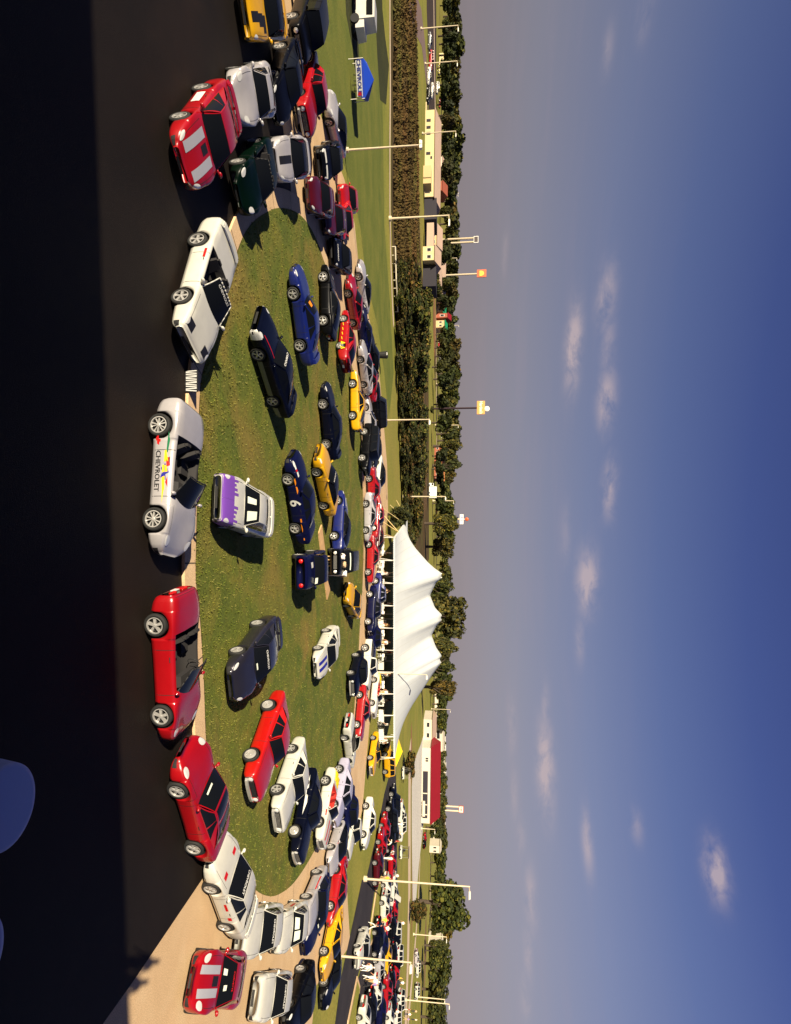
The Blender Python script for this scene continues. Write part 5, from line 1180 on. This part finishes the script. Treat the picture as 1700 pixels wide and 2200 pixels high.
# plank ramp on the lawn, leaning beside the blue race truck
A = G(683, 1142); B = G(690, 1196); t = emp('wooden_ramp', (A.x, A.y, .125), atan2(B.y-A.y, B.x-A.x), label='long tan plank strip laid on the lawn beside the blue race truck', cat='ramp')
MB().box(((B-A).length/2+1.5, 0, .04), ((B-A).length+3.4, 1.1, .08)).build('plank', mat('tan_plank', srgb(200, 160, 112), .8, var=.15, vs=2), t)
# yellow cloths on cars
def cloth(c, sz, rz, label):
    rq = random.Random(int(c.x*10)); vs = []; n = 10
    for i in range(n+1):
        for j in range(n+1):
            x, y = (i/n-.5)*sz[0], (j/n-.5)*sz[1]; e = max(abs(i/n-.5), abs(j/n-.5))*2; vs.append((x, y, .10*sin(i*1.3)*cos(j*1.7)*.6-(max(0, e-.6))**1.5*.9+rq.uniform(-.03, .03)))
    fs = [(i*(n+1)+j, (i+1)*(n+1)+j, (i+1)*(n+1)+j+1, i*(n+1)+j+1) for i in range(n) for j in range(n)]
    o = mk('cloth', vs, fs, yc, smooth=True, loc=c, rz=rz); setp(o, label, 'cloth')
def on_trunk(c, back, z): h = c.rotation_euler.z; return Vector((c.location.x-cos(h)*back, c.location.y-sin(h)*back, c.location.z+z))
cloth(on_trunk(pace, 2.0, 1.03), (.9, 1.7), pace.rotation_euler.z, 'yellow cloth draped over the trunk of the white pace convertible')
cloth(on_trunk(wcv, 1.95, 1.03), (.95, 1.9), wcv.rotation_euler.z, 'yellow cloth draped over the trunk of the white convertible in front of the marquee')
# black board with white slanting strokes leaning on the kerb
A = G(398, 796); B = G(398, 842); L = (B-A).length; t = emp('striped_board', ((A+B)/2), atan2(B.y-A.y, B.x-A.x), label='low black board with slanting white strokes at the kerb left of the silver convertible', cat='board')
MB().box((0, 0, .22), (L, .05, .44)).build('board', M['dblack'], t)
b = MB(); nS = 11
for i in range(nS):
    x = -L/2+L*(i+.5)/nS; w = L/nS*.26; sk = L/nS*(.5 if i % 3 else -.3)
    b.add([(x-w-sk/2, -.03, .04), (x+w-sk/2, -.03, .04), (x+w+sk/2, -.03, .40), (x-w+sk/2, -.03, .40)], [(0, 1, 2, 3)])
b.build('white_strokes', M['dwhite'], t)
for sx in (-1, 1): MB().box((sx*L*.4, .12, .15), (.05, .25, .3)).build('foot', M['dark'], t)
# round tables with blue cloths below the terrace, in its shade
bcl = mat('blue_table_cloth', srgb(170, 178, 214), .7)
for k, (x, y, r) in enumerate([(15, 1735, .76), (-62, 2072, .76)]):
    q = G(x, y, .75); t = emp('round_table', (q.x, q.y, .01), 0, label=['round table with a blue cloth on the shaded asphalt, larger in view', 'round table with a blue cloth at the corner of the shaded asphalt, mostly cut off'][k], cat='table')
    MB().cyl((0, 0, .70), (0, 0, .735), r-.02, n=32).build('tabletop', M['steel'], t)
    b = MB(); n = 48; prof = [(.001, .745), (r*.9, .745), (r, .735), (r+.01, .70), (r+.04, .45)]
    vs = []
    for (rd, z) in prof:
        for i in range(n):
            a = 2*pi*i/n; w = 1+(.035*sin(9*a) if z < .6 else 0); vs.append((rd*w*cos(a), rd*w*sin(a), z))
    fs = [(j*n+i, j*n+(i+1) % n, (j+1)*n+(i+1) % n, (j+1)*n+i) for j in range(len(prof)-1) for i in range(n)]; b.add(vs, fs); b.build('tablecloth', bcl, t, True)
    for a in range(4): MB().cyl((cos(a*pi/2)*.5, sin(a*pi/2)*.5, 0), (cos(a*pi/2)*.5, sin(a*pi/2)*.5, .70), .02, n=6).build('leg', M['steel'], t)

FARC = [('suv', 'red', (921, 128), 4, 'red vehicle parked behind the far left lawn, first of the two red ones'), ('sed', 'red', (920, 150), 4, 'red vehicle behind the far left lawn, right of the first red one'), ('sed', 'white', (917, 166), 4, 'white car beside the red vehicles behind the far left lawn'), ('sed', 'black', (916, 205), 4, 'black car left of the cream strip building'),
        ('sed', 'white', (925, 196), 4, 'white car beyond the black one left of the cream strip building'), ('suv', 'white', (936, 190), 4, 'white van among the far left trees'), ('truck', 'cream', (941, 150), 4, 'cream truck at the foot of the far left treeline'), ('suv', 'red', (942, 222), 4, 'red van at the foot of the far left treeline'), ('sed', 'grey2', (919, 90), 4, 'grey car on the road at the far left edge'),
        ('sed', 'red', (941, 742), 4, 'red car on the highway beyond the thicket'), ('suv', 'white', (942, 770), 4, 'white van on the highway beyond the thicket'), ('sed', 'silver', (941, 800), 4, 'silver car on the highway behind the white van'), ('sed', 'white', (946, 905), 4, 'white car on the highway near the orange sign pole'), ('suv', 'white', (947, 935), 4, 'white van on the highway right of the orange sign pole'),
        ('sed', 'black', (945, 960), 4, 'black car in front of the orange-roofed houses'), ('sed', 'white', (946, 985), 4, 'white car in front of the orange-roofed houses, leftmost'), ('sed', 'silver', (946, 1008), 4, 'silver car in front of the orange-roofed houses'), ('suv', 'red', (936, 1096), 4, 'red van near the pale poles left of the marquee tip'),
        ('sed', 'red', (909, 1803), 4, 'red car at the right corner of the red-roofed building'), ('sed', 'black', (908, 1812), 95, 'black car beside the red one near the red-roofed building'), ('sed', 'silver', (890, 2058), 4, 'silver car driving on the concrete lane at the right'), ('suv', 'white', (892, 2080), 4, 'white car on the lane right of the silver one'), ('suv', 'white', (890, 2130), 4, 'small white car beside the pale lamp posts at the right'),
        ('sed', 'red', (927, 1818), 4, 'red car on the far lane right of the red-roofed building')]
for k_, c_, p_, h_, l_ in FARC:
    car(k_, c_, G(*p_), radians(h_), l_, lod=2, group='vehicles on the far roads', name='far_car', z0=.01)
# ------------------------------------------------------------------ trees
lf = {}
def leafmat(nm, c): 
    m = mat('leaf_'+nm, c, .75, var=.35, vs=.9); k_ = NB(m.node_tree); b_ = m.node_tree.nodes['Principled BSDF']; lk = b_.inputs['Base Color'].links[0].from_socket
    oi = k_.n('ShaderNodeObjectInfo'); tint = k_.ramp(oi.outputs['Random'], [(0, (1.5, 1.0, .8)), (.3, (.8, .9, .8)), (.55, (1.1, 1.15, .7)), (.8, (.75, .8, .9)), (1, (1.6, 1.35, .9))]); k_.l(k_.mix(1.0, lk, tint, 'MULTIPLY'), b_.inputs['Base Color'])
    m.node_tree.nodes['Principled BSDF'].inputs['Specular IOR Level'].default_value = .25; return m
LM = [leafmat('dark', (.020, .025, .007)), leafmat('mid', (.042, .048, .010)), leafmat('light', (.10, .09, .018)), leafmat('brown', (.085, .055, .018))]
bark = mat('bark', (.06, .042, .028), .9, var=.3, vs=4)
def crown_mesh(seed, n, leaf, mats=(0, 0, 1, 1, 2), lobes=9, flat=1.0):
    """unit crown: radius about 1, centre 0; clumped leaf faces"""
    r = random.Random(seed); b = MB(); L = []
    for i in range(lobes):
        a = r.uniform(0, 2*pi); d = r.uniform(.25, .68); z = r.uniform(-.55, .62); L.append((Vector((cos(a)*d, sin(a)*d, z)), r.uniform(.28, .50)))
    L.append((Vector((0, 0, .35)), .5)); L.append((Vector((0, 0, -.1)), .6))
    for i in range(n):
        c, rad = r.choice(L); d = Vector((r.gauss(0, 1), r.gauss(0, 1), r.gauss(0, 1))).normalized(); p = c+d*rad*r.random()**.28; p.z *= flat
        u = Vector((r.gauss(0, 1), r.gauss(0, 1), r.gauss(0, 1)*.8)); w = d.cross(u)
        nn = (d*.7+u.normalized()*.6).normalized(); t1 = nn.orthogonal().normalized(); t2 = nn.cross(t1); s = leaf*r.uniform(.6, 1.5); a = r.uniform(0, pi); t1, t2 = t1*cos(a)+t2*sin(a), t2*cos(a)-t1*sin(a)
        b.add([p-t1*s-t2*s*.5, p+t1*s*.3-t2*s, p+t1*s+t2*s*.4, p-t1*s*.2+t2*s], [(0, 1, 2, 3)], r.choice(mats))
    me = bpy.data.meshes.new('crown'); me.from_pydata([tuple(v) for v in b.v], [], b.f)
    for m in LM: me.materials.append(m)
    me.polygons.foreach_set('material_index', b.m); me.update(); return me
def trunk_mesh(seed, full=True):
    r = random.Random(seed); b = MB(); b.cyl((0, 0, 0), (0, 0, .45), .06, .045, 8)
    for i in range(5):
        a = r.uniform(0, 2*pi); b.cyl((0, 0, .3+.04*i), (cos(a)*.28, sin(a)*.28, .62+.05*i), .028, .01, 6)
    b.cyl((0, 0, .45), (.02, 0, .8), .045, .02, 7)
    me = bpy.data.meshes.new('trunk'); me.from_pydata([tuple(v) for v in b.v], [], b.f); me.materials.append(bark); me.update(); return me
CFAR = [crown_mesh(s, 650, .13) for s in (1, 2, 3, 4)]; CNEAR = [crown_mesh(s, 2600, .070, lobes=13) for s in (11, 12, 13)]; CBUSH = [crown_mesh(s, 2400, .075, (0, 0, 0, 1, 1, 3, 2), 14, .85) for s in (21, 22, 23, 24)]
CDARK = [crown_mesh(s, 800, .13, (0, 0, 0, 1)) for s in (31, 32)]
TR = [trunk_mesh(s) for s in (1, 2, 3)]
def tree(x, Y, z_top, w, cm, label, name='tree', group=None, cz=.58, ch=.85, cat='tree', z0=0.0, rs=0):
    """crown of width w, total height z_top"""
    t = emp(name, (x, Y, z0), rs, label=label, cat=cat, group=group)
    c = bpy.data.objects.new('crown', cm); COL.objects.link(c); c.parent = t; c.location = (0, 0, z_top*cz); c.scale = (w/2, w/2, z_top*ch/2)
    k = bpy.data.objects.new('trunk', TR[rs and int(rs*10) % 3]); COL.objects.link(k); k.parent = t; k.scale = (z_top*.8, z_top*.8, z_top*.8)
    return t
def treepx(yc, xtop, wpx, Y, cm, label, **k):
    p = AT(xtop, yc, Y); tree(p.x, Y, p.z, wpx/F*Y, cm, label, **k)
rr = random.Random(9)
# far skyline
top = [(0, 990), (60, 1000), (120, 998), (170, 992), (230, 993), (280, 1000), (330, 998), (380, 995), (420, 987), (500, 996), (540, 991), (600, 988), (700, 985), (760, 994), (830, 996), (860, 980), (900, 999), (935, 996), (960, 985), (1000, 985), (1040, 975), (1100, 985), (1150, 985), (1200, 975), (1260, 980), (1330, 985), (1400, 986), (1440, 988), (1480, 985), (1520, 965), (1600, 962), (1700, 965), (1800, 962), (1880, 965), (1960, 985), (2040, 965), (2100, 968), (2150, 960), (2260, 958)]
def topx(y):
    for a, b in zip(top, top[1:]):
        if a[0] <= y <= b[0]: return a[1]+(b[1]-a[1])*(y-a[0])/(b[0]-a[0])
    return top[-1][1]
y = -60
while y < 2280:
    Y = rr.uniform(340, 420); wp = rr.uniform(26, 46)
    if 1170 < y < 1480: xt = 968+rr.uniform(-6, 6)
    elif 1490 < y < 1760: xt = topx(y)-rr.uniform(0, 6); wp *= .6
    else: xt = topx(y)+rr.uniform(-7, 3)
    treepx(y, xt, wp*1.25, Y, rr.choice(CFAR), 'dark green tree of the far treeline on the horizon', name='tree', group='trees of the far treeline', rs=rr.uniform(.1, 6))
    y += wp*rr.uniform(.5, .72)
y = -60
while y < 2280:   # second, lower file in front of it
    if not (1500 < y < 1780):
        Y = rr.uniform(270, 330); wp = rr.uniform(20, 40); xt = topx(y)-rr.uniform(14, 26)
        if rr.random() < (.9 if y < 480 else .35): treepx(y, xt, wp*1.2, Y, rr.choice(CDARK), 'dark tree standing before the far treeline', name='tree', group='darker trees before the far treeline', rs=rr.uniform(.1, 6))
    y += rr.uniform(14, 30)
# named larger trees
for (yc, xt, wp, Y, cm, lb) in [(1322, 1008, 92, 150, CNEAR[0], 'big spreading tree rising behind the marquee peaks'), (1262, 982, 48, 170, CNEAR[1], 'round olive tree just left of the big tree behind the marquee'), (1388, 984, 38, 170, CNEAR[2], 'tree with gaps right of the big tree behind the marquee'),
        (1436, 985, 38, 190, CNEAR[1], 'dark tree behind the third marquee peak'), (1478, 985, 32, 200, CNEAR[0], 'narrow dark tree behind the right marquee peak'), (1945, 1008, 105, 200, CNEAR[2], 'big dark leafy tree beside the tall lamp post on the right'),
        (2075, 975, 70, 230, CNEAR[0], 'dark round tree at the far right beyond the lanes'), (2130, 968, 90, 240, CNEAR[1], 'dark brown-green tree at the right photo edge'), (2190, 965, 70, 230, CNEAR[2], 'dark tree cut by the right photo edge'), (958, 999, 40, 300, CNEAR[1], 'reddish round tree on the skyline beside the town houses'),
        (1000, 998, 28, 300, CFAR[1], 'pale green round tree standing above the town houses'), (1125, 985, 44, 210, CNEAR[2], 'deep green tree left of the marquee tip'), (1175, 980, 44, 220, CNEAR[0], 'deep green tree behind the left marquee slope'), (1780, 958, 40, 260, CNEAR[1], 'small dark tree right of the red-roofed building'), (2035, 965, 30, 260, CNEAR[2], 'small dark tree under the white shed on the right')]:
    treepx(yc, xt, wp, Y, cm, lb, name='broadleaf_tree')
# two ball trees beside the lanes
p = G(879, 1953); t = emp('ball_tree', (p.x, p.y, 0), 0, label='dark ball-shaped tree standing beside the concrete lanes on the right', cat='tree')
zt_ = AT(917, 1953, p.y).z; wd = 44/F*p.y
c = bpy.data.objects.new('crown', CBUSH[0]); COL.objects.link(c); c.parent = t; c.location = (0, 0, zt_*.52); c.scale = (wd/2*1.15, wd/2*1.15, zt_*.56); k = bpy.data.objects.new('trunk', TR[0]); COL.objects.link(k); k.parent = t; k.scale = (zt_*.8,)*3
p = G(928, 942, 0); tree(p.x, min(p.y, 230), 2.6, 3.2, CBUSH[2], 'small dark round bush beside the path beyond the thicket', name='round_bush', cat='bush')
# thicket: dark shrubs behind the left and middle lawn
def edge_x(y): return 843+max(0, (y-560))*.030 if y < 800 else 851+(y-800)*.042
n = 0
for rowi, (d0, hmin, hmax) in enumerate([(1.5, 1.2, 2.2), (6, 2.2, 3.6), (13, 3.0, 4.6), (21, 3.6, 5.4), (30, 3.6, 5.6)]):
    y = 575+rowi*5
    while y < 1165:
        base = G(edge_x(y), y); Y = base.y+d0+rr.uniform(-1.5, 1.5); w = rr.uniform(3.4, 6.5)*(.7 if rowi == 0 else 1); h = rr.uniform(hmin, hmax)
        env = .75+.3*sin((y-560)/95.0)**2 if y < 1000 else max(.42, .9-(y-1000)/400)
        if y < 640: env *= .45+.5*(y-560)/80
        x = (y-CY)/F*Y*1.0; tree(x, Y, h*env, w, rr.choice(CBUSH), 'dark leafy shrub of the thicket beyond the mown lawn', name='shrub', group='shrubs of the thicket', cz=.5, ch=1.02, cat='shrub', rs=rr.uniform(.1, 6)); n += 1
        y += w*.62/Y*F
# a paler bush at the marquee tip
treepx(1105, 893, 58, 84, CNEAR[1], 'olive bush with yellowish leaves at the left tip of the marquee', name='leafy_bush', cat='bush', cz=.5, ch=1.0)
treepx(1165, 902, 40, 100, CBUSH[3], 'brownish bush behind the left slope of the marquee', name='leafy_bush', cat='bush', cz=.5, ch=1.0)
for (y_, x_, w_, Y_, lb) in [(598, 948, 46, 190, 'dark tree beside the pale gabled house'), (622, 955, 34, 200, 'small dark tree right of the pale gabled house'), (640, 935, 40, 150, 'dark tree at the left end of the thicket'), (1640, 895, 60, 120, 'low brown bush left of the red-roofed building')]:
    treepx(y_, x_, w_, Y_, CBUSH[1], lb, name='broadleaf_tree', cz=.52, ch=.95)
# ------------------------------------------------------------------ people
def skinned(name, joints, edges, radii, root=0, sub=1):
    me = bpy.data.meshes.new(name); me.from_pydata(joints, edges, []); o = bpy.data.objects.new(name, me); COL.objects.link(o)
    sk = o.modifiers.new('s', 'SKIN'); sk.use_smooth_shade = True
    for i, v in enumerate(me.skin_vertices[0].data): v.radius = radii[i] if isinstance(radii[i], tuple) else (radii[i], radii[i]); v.use_root = (i == root)
    sb = o.modifiers.new('u', 'SUBSURF'); sb.levels = sub; sb.render_levels = sub
    dg = bpy.context.evaluated_depsgraph_get(); out = bpy.data.meshes.new_from_object(o.evaluated_get(dg)); bpy.data.objects.remove(o); bpy.data.meshes.remove(me)
    return out
def person_mesh(name, pose):
    """joints in metres, facing +x"""
    if pose == 'stand': hip, chest, neck, head = (0, 0, .95), (.02, 0, 1.32), (.02, 0, 1.50), (.04, 0, 1.62); k = [(.03, .10, .50), (-.02, -.11, .50)]; f = [(0, .11, .07), (-.04, -.12, .07)]; el_ = [(-.02, .27, 1.13), (-.02, -.27, 1.13)]; hd = [(.14, .28, .90), (.12, -.28, .90)]
    elif pose == 'walk': hip, chest, neck, head = (0, 0, .93), (.04, 0, 1.31), (.05, 0, 1.49), (.08, 0, 1.61); k = [(.20, .09, .52), (-.10, -.09, .50)]; f = [(.28, .09, .07), (-.38, -.09, .12)]; el_ = [(-.14, .26, 1.14), (.10, -.26, 1.14)]; hd = [(-.02, .26, .92), (.28, -.24, .98)]
    elif pose == 'bend': hip, chest, neck, head = (-.12, 0, .95), (.22, 0, 1.14), (.36, 0, 1.18), (.48, 0, 1.20); k = [(-.06, .11, .50), (-.10, -.11, .50)]; f = [(-.08, .12, .07), (-.12, -.12, .07)]; el_ = [(.30, .24, .92), (.32, -.24, .94)]; hd = [(.50, .18, .80), (.52, -.14, .82)]
    else: hip, chest, neck, head = (0, 0, .50), (-.06, 0, .88), (-.05, 0, 1.05), (-.02, 0, 1.17); k = [(.42, .12, .52), (.42, -.12, .52)]; f = [(.40, .12, .07), (.46, -.12, .07)]; el_ = [(.06, .25, .72), (.06, -.25, .72)]; hd = [(.30, .18, .68), (.30, -.16, .70)]
    V3 = Vector; hip, chest, neck, head = map(V3, (hip, chest, neck, head)); up = (head-neck).normalized()
    J = [hip, hip.lerp(chest, .5), chest, neck, head, head+up*.11]; R = [(.15, .125), (.135, .105), (.16, .115), (.055, .055), (.085, .10), (.055, .065)]
    E = [(0, 1), (1, 2), (2, 3), (3, 4), (4, 5)]
    for s in (0, 1):
        sg = 1 if s == 0 else -1
        i = len(J); J += [hip+V3((0, .09*sg, -.06)), V3(k[s]), V3(f[s]), V3(f[s])+V3((.15, .01*sg, -.04))]; R += [.09, .062, .042, .036]; E += [(0, i), (i, i+1), (i+1, i+2), (i+2, i+3)]
        i = len(J); sh = chest+V3((0, .17*sg, .09)); h_ = V3(hd[s]); e_ = V3(el_[s]); J += [sh, e_, h_, h_+(h_-e_).normalized()*.06]; R += [.055, .042, .028, .034]; E += [(2, i), (i, i+1), (i+1, i+2), (i+2, i+3)]
        # five short fingers
        dr = (h_-e_).normalized(); sd_ = dr.cross(V3((0, 0, 1))).normalized() if abs(dr.z) < .95 else V3((1, 0, 0)); pi_ = len(J)-1
        for q, (lo, ln) in enumerate([(-.026, .055), (-.009, .07), (.009, .066), (.026, .05)]):
            J.append(J[pi_]+dr*ln+sd_*lo*1.3+V3((0, 0, -.008))); R.append(.009); E.append((pi_, len(J)-1))
        J.append(J[pi_-1]+dr*.045+sd_*.05*sg+V3((0, 0, .01))); R.append(.010); E.append((pi_-1, len(J)-1))
    me = skinned(name, [tuple(j) for j in J], E, R, 0, 1)
    # material bands by the nearest bone: 0 shirt, 1 trousers, 2 skin, 3 hair, 4 shoes
    for i in range(5): me.materials.append(M['dwhite'])
    me.name = name
    for p in me.polygons:
        c = p.center; best = 9; bi = 0; bt = 0
        for ei, (a, b_) in enumerate(E):
            A, B = J[a], J[b_]; d = B-A; t = max(0, min(1, (c-A).dot(d)/d.length_squared)); q = (c-(A+d*t)).length-.6*min(.1, (R[a] if not isinstance(R[a], tuple) else R[a][0]))
            if q < best: best = q; bi = ei; bt = t
        a, b_ = E[bi]
        if b_ in (4, 5) or (a, b_) == (2, 3) and bt > .7: m = 2
        elif b_ <= 3: m = 0 if (bi > 0 or bt > .35) else 1
        else:
            s = (b_-6)//13; l = (b_-6) % 13
            m = (1 if l in (0, 1) else (1 if l == 2 else 4)) if l < 4 else (0 if l == 4 else (0 if l == 5 and bt < .7 else 2))
        if m == 2 and b_ in (4, 5):
            fwd = Vector((1, 0, 0)); 
            if (c-head).dot(up) > .055 or ((c-head).dot(fwd) < -.02 and (c-head).dot(up) > -.05): m = 3
        p.material_index = m
    # a nose and ears are raised from the face as part of the same mesh surface
    for v in me.vertices:
        d = v.co-head
        if abs(d.y) < .022 and d.x > .05 and abs(d.dot(up)+.0) < .03: v.co.x += .022
        if abs(abs(d.y)-.085) < .02 and abs(d.x) < .03 and abs(d.dot(up)) < .03: v.co.y += .012*(1 if d.y > 0 else -1)
    return me
PM = {p: person_mesh('person', p) for p in ('stand', 'walk', 'bend', 'sit')}
skin = mat('skin', srgb(196, 138, 104), .6); hairs = [mat('hair_dark', (.02, .014, .01), .7), mat('hair_grey', (.35, .33, .3), .7), mat('cap_white', srgb(230, 226, 214), .7), mat('cap_red', srgb(170, 20, 20), .7)]
cl_ = dict(w=mat('cloth_white', srgb(232, 228, 216), .8), k=mat('cloth_khaki', srgb(190, 160, 110), .8), b=mat('cloth_navy', srgb(24, 28, 60), .8), r=mat('cloth_red', srgb(170, 20, 26), .8), d=mat('cloth_black', (.015, .015, .017), .8), y=mat('cloth_yellow', srgb(230, 190, 60), .8), t=mat('cloth_tan', srgb(200, 170, 130), .8), p=mat('cloth_lilac', srgb(150, 130, 190), .8)); shoe = mat('shoe', (.03, .025, .02), .7)
def person(pos, rz, pose, shirt, trousers, hair, label, scale=1.0, group=None):
    o = bpy.data.objects.new('person', PM[pose]); COL.objects.link(o); o.location = pos; o.rotation_euler.z = rz; o.scale = (scale,)*3
    for i, m in enumerate((cl_[shirt], cl_[trousers], skin, hairs[hair], shoe)): o.material_slots[i].link = 'OBJECT'; o.material_slots[i].material = m
    return setp(o, label, 'person', group)
def pp_(x, y, *a, z=0.01, **k): q = G(x, y); q.z = .126 if inside((q.x, q.y), isl) else z; return person(q, *a, **k)
pp_(697, 1198, 1.9, 'bend', 'w', 'k', 2, 'person in khaki shorts bending over the black car beside the blue truck')
pp_(700, 1212, 1.5, 'bend', 't', 't', 0, 'person in a tan shirt in the middle of the three bending over the black car')
pp_(702, 1232, 1.6, 'bend', 'w', 'w', 1, 'person in white trousers leaning in on the right of the black car')
# crowd in the display lot
for i, (x, y, po, sh, tr, hr, lb) in enumerate([(769, 2074, 'walk', 'w', 'w', 2, 'person in white trousers stepping forward beside the silver car in the lot'), (773, 2080, 'bend', 'w', 'w', 1, 'person all in white bending beside the stepping one'), (778, 2098, 'walk', 'w', 'w', 0, 'person in white at the head of the second pair in the lot'), (780, 2112, 'walk', 'p', 'd', 0, 'person in a lilac shirt behind the white-trousered pair'),
      (783, 2106, 'stand', 'w', 'k', 2, 'person in a white cap beside the lilac shirt'), (790, 1988, 'walk', 'b', 'w', 0, 'person in a navy shirt walking off the kerb toward the red car'), (806, 1975, 'stand', 'y', 'k', 3, 'person in a yellow shirt at the nose of the red car'), (808, 1990, 'bend', 'r', 'd', 0, 'person in a red shirt bending by the crowd'), (812, 1993, 'stand', 'w', 'b', 1, 'person in a white shirt behind the red shirt'),
      (822, 1812, 'bend', 'w', 'k', 2, 'person in white leaning over the red car in the lot'), (828, 1830, 'bend', 'w', 'w', 0, 'second person in white leaning over the same red car'), (836, 1806, 'stand', 'r', 'b', 0, 'person in red standing among the black cars'), (846, 1770, 'stand', 'w', 'w', 2, 'person in white at the far grass edge of the lot'), (848, 1790, 'stand', 'w', 'k', 1, 'person in a white top and khaki trousers near the far white cars'),
      (812, 1885, 'stand', 'y', 'k', 0, 'person in yellow right beside the tall lamp post'), (836, 1880, 'stand', 'w', 'b', 0, 'person in white behind the tall lamp post'), (842, 1985, 'walk', 'w', 'w', 2, 'person in white striding at the far lot edge'), (851, 1982, 'stand', 'w', 'd', 0, 'person in white and black at the far lot edge'), (845, 2100, 'stand', 'y', 'd', 0, 'person in yellow behind the far red car'),
      (850, 2110, 'stand', 'w', 'b', 1, 'person with a white hat behind the far red car'), (866, 2168, 'stand', 'r', 'w', 0, 'person in red by the lanes at the right edge'), (868, 2178, 'stand', 'w', 'b', 2, 'person in white by the lanes at the right edge'), (865, 2188, 'walk', 'p', 'k', 0, 'person in lilac by the lanes at the right edge'), (884, 2172, 'stand', 't', 'b', 0, 'person in tan beyond the lanes'), (884, 2190, 'stand', 'w', 'b', 2, 'person in white beyond the lanes'),
      (838, 2172, 'stand', 'w', 'd', 1, 'person between the two white far cars'), (820, 1843, 'stand', 'w', 'w', 0, 'person in white beside the raised red car in the lot')]):
    pp_(x, y, (i*1.7) % 6.28, po, sh, tr, hr, lb)
# guests under the marquee
for i in range(12):
    s = .09+.078*i; p = FL.lerp(FR, s)+dv*(.07 if i % 3 else .2); p.z = 0
    po = 'stand' if i % 3 == 0 else 'walk' if i % 3 == 1 else 'stand'
    sh = 'wwtwkwrwwbww'[i]
    person(p, (i*2.1) % 6.28, po, sh, 'kwbdwkwbkwdw'[i], i % 4, 'person in %s under the marquee, %s' % ({'w': 'a white shirt', 't': 'a tan shirt', 'k': 'a khaki shirt', 'r': 'a red shirt', 'b': 'a navy shirt'}[sh], ['nearest its left tip', 'second from its left tip', 'third from its left tip', 'fourth from its left tip', 'fifth from its left tip', 'just left of the middle', 'just right of the middle', 'left of the thin pole', 'fourth from its right end', 'third from its right end', 'second from its right end', 'nearest the yellow canopy'][i]))
# ------------------------------------------------------------------ the building the photo was taken from, and two people at its rail (their shadows reach the concrete)
rf = mat('viewing_building_wall', srgb(150, 120, 90), .9, var=.1, vs=.5)
t = emp('viewing_building', (0, 0, 0), radians(5.2), label='roofed terrace building behind the camera that shades the near asphalt', cat='building')
ZR = 8.12; y1 = .30
MB().box((-8, y1-10, 3.1), (64, 20, 6.2)).build('wall', rf, t)
MB().box((-8, y1+.02-.1, ZR/2+3.1), (64.2, .2, ZR-6.2)).build('parapet', mat('parapet_concrete', srgb(180, 165, 140), .9), t)
for k, pxl in enumerate([(338, 2068), (314, 2112)]):
    g0 = G(*pxl); zd = 7.28-(.12 if k else 0); zz = zd+1.66; L = (zz)/math.tan(SUN_EL); q = g0-Vector((sin(SUN_AZ)*L, cos(SUN_AZ)*L, 0))
    print(q); person((q.x, q.y, zd), radians(90), 'stand', 'w', 'b', 0, ['person standing at the terrace rail right of the camera, nearer it', 'person standing at the terrace rail farther right of the camera'][k], 1.0)
bpy.context.view_layer.update()
print('OBJECTS', len(bpy.data.objects), 'verts', sum(len(m.vertices) for m in bpy.data.meshes))
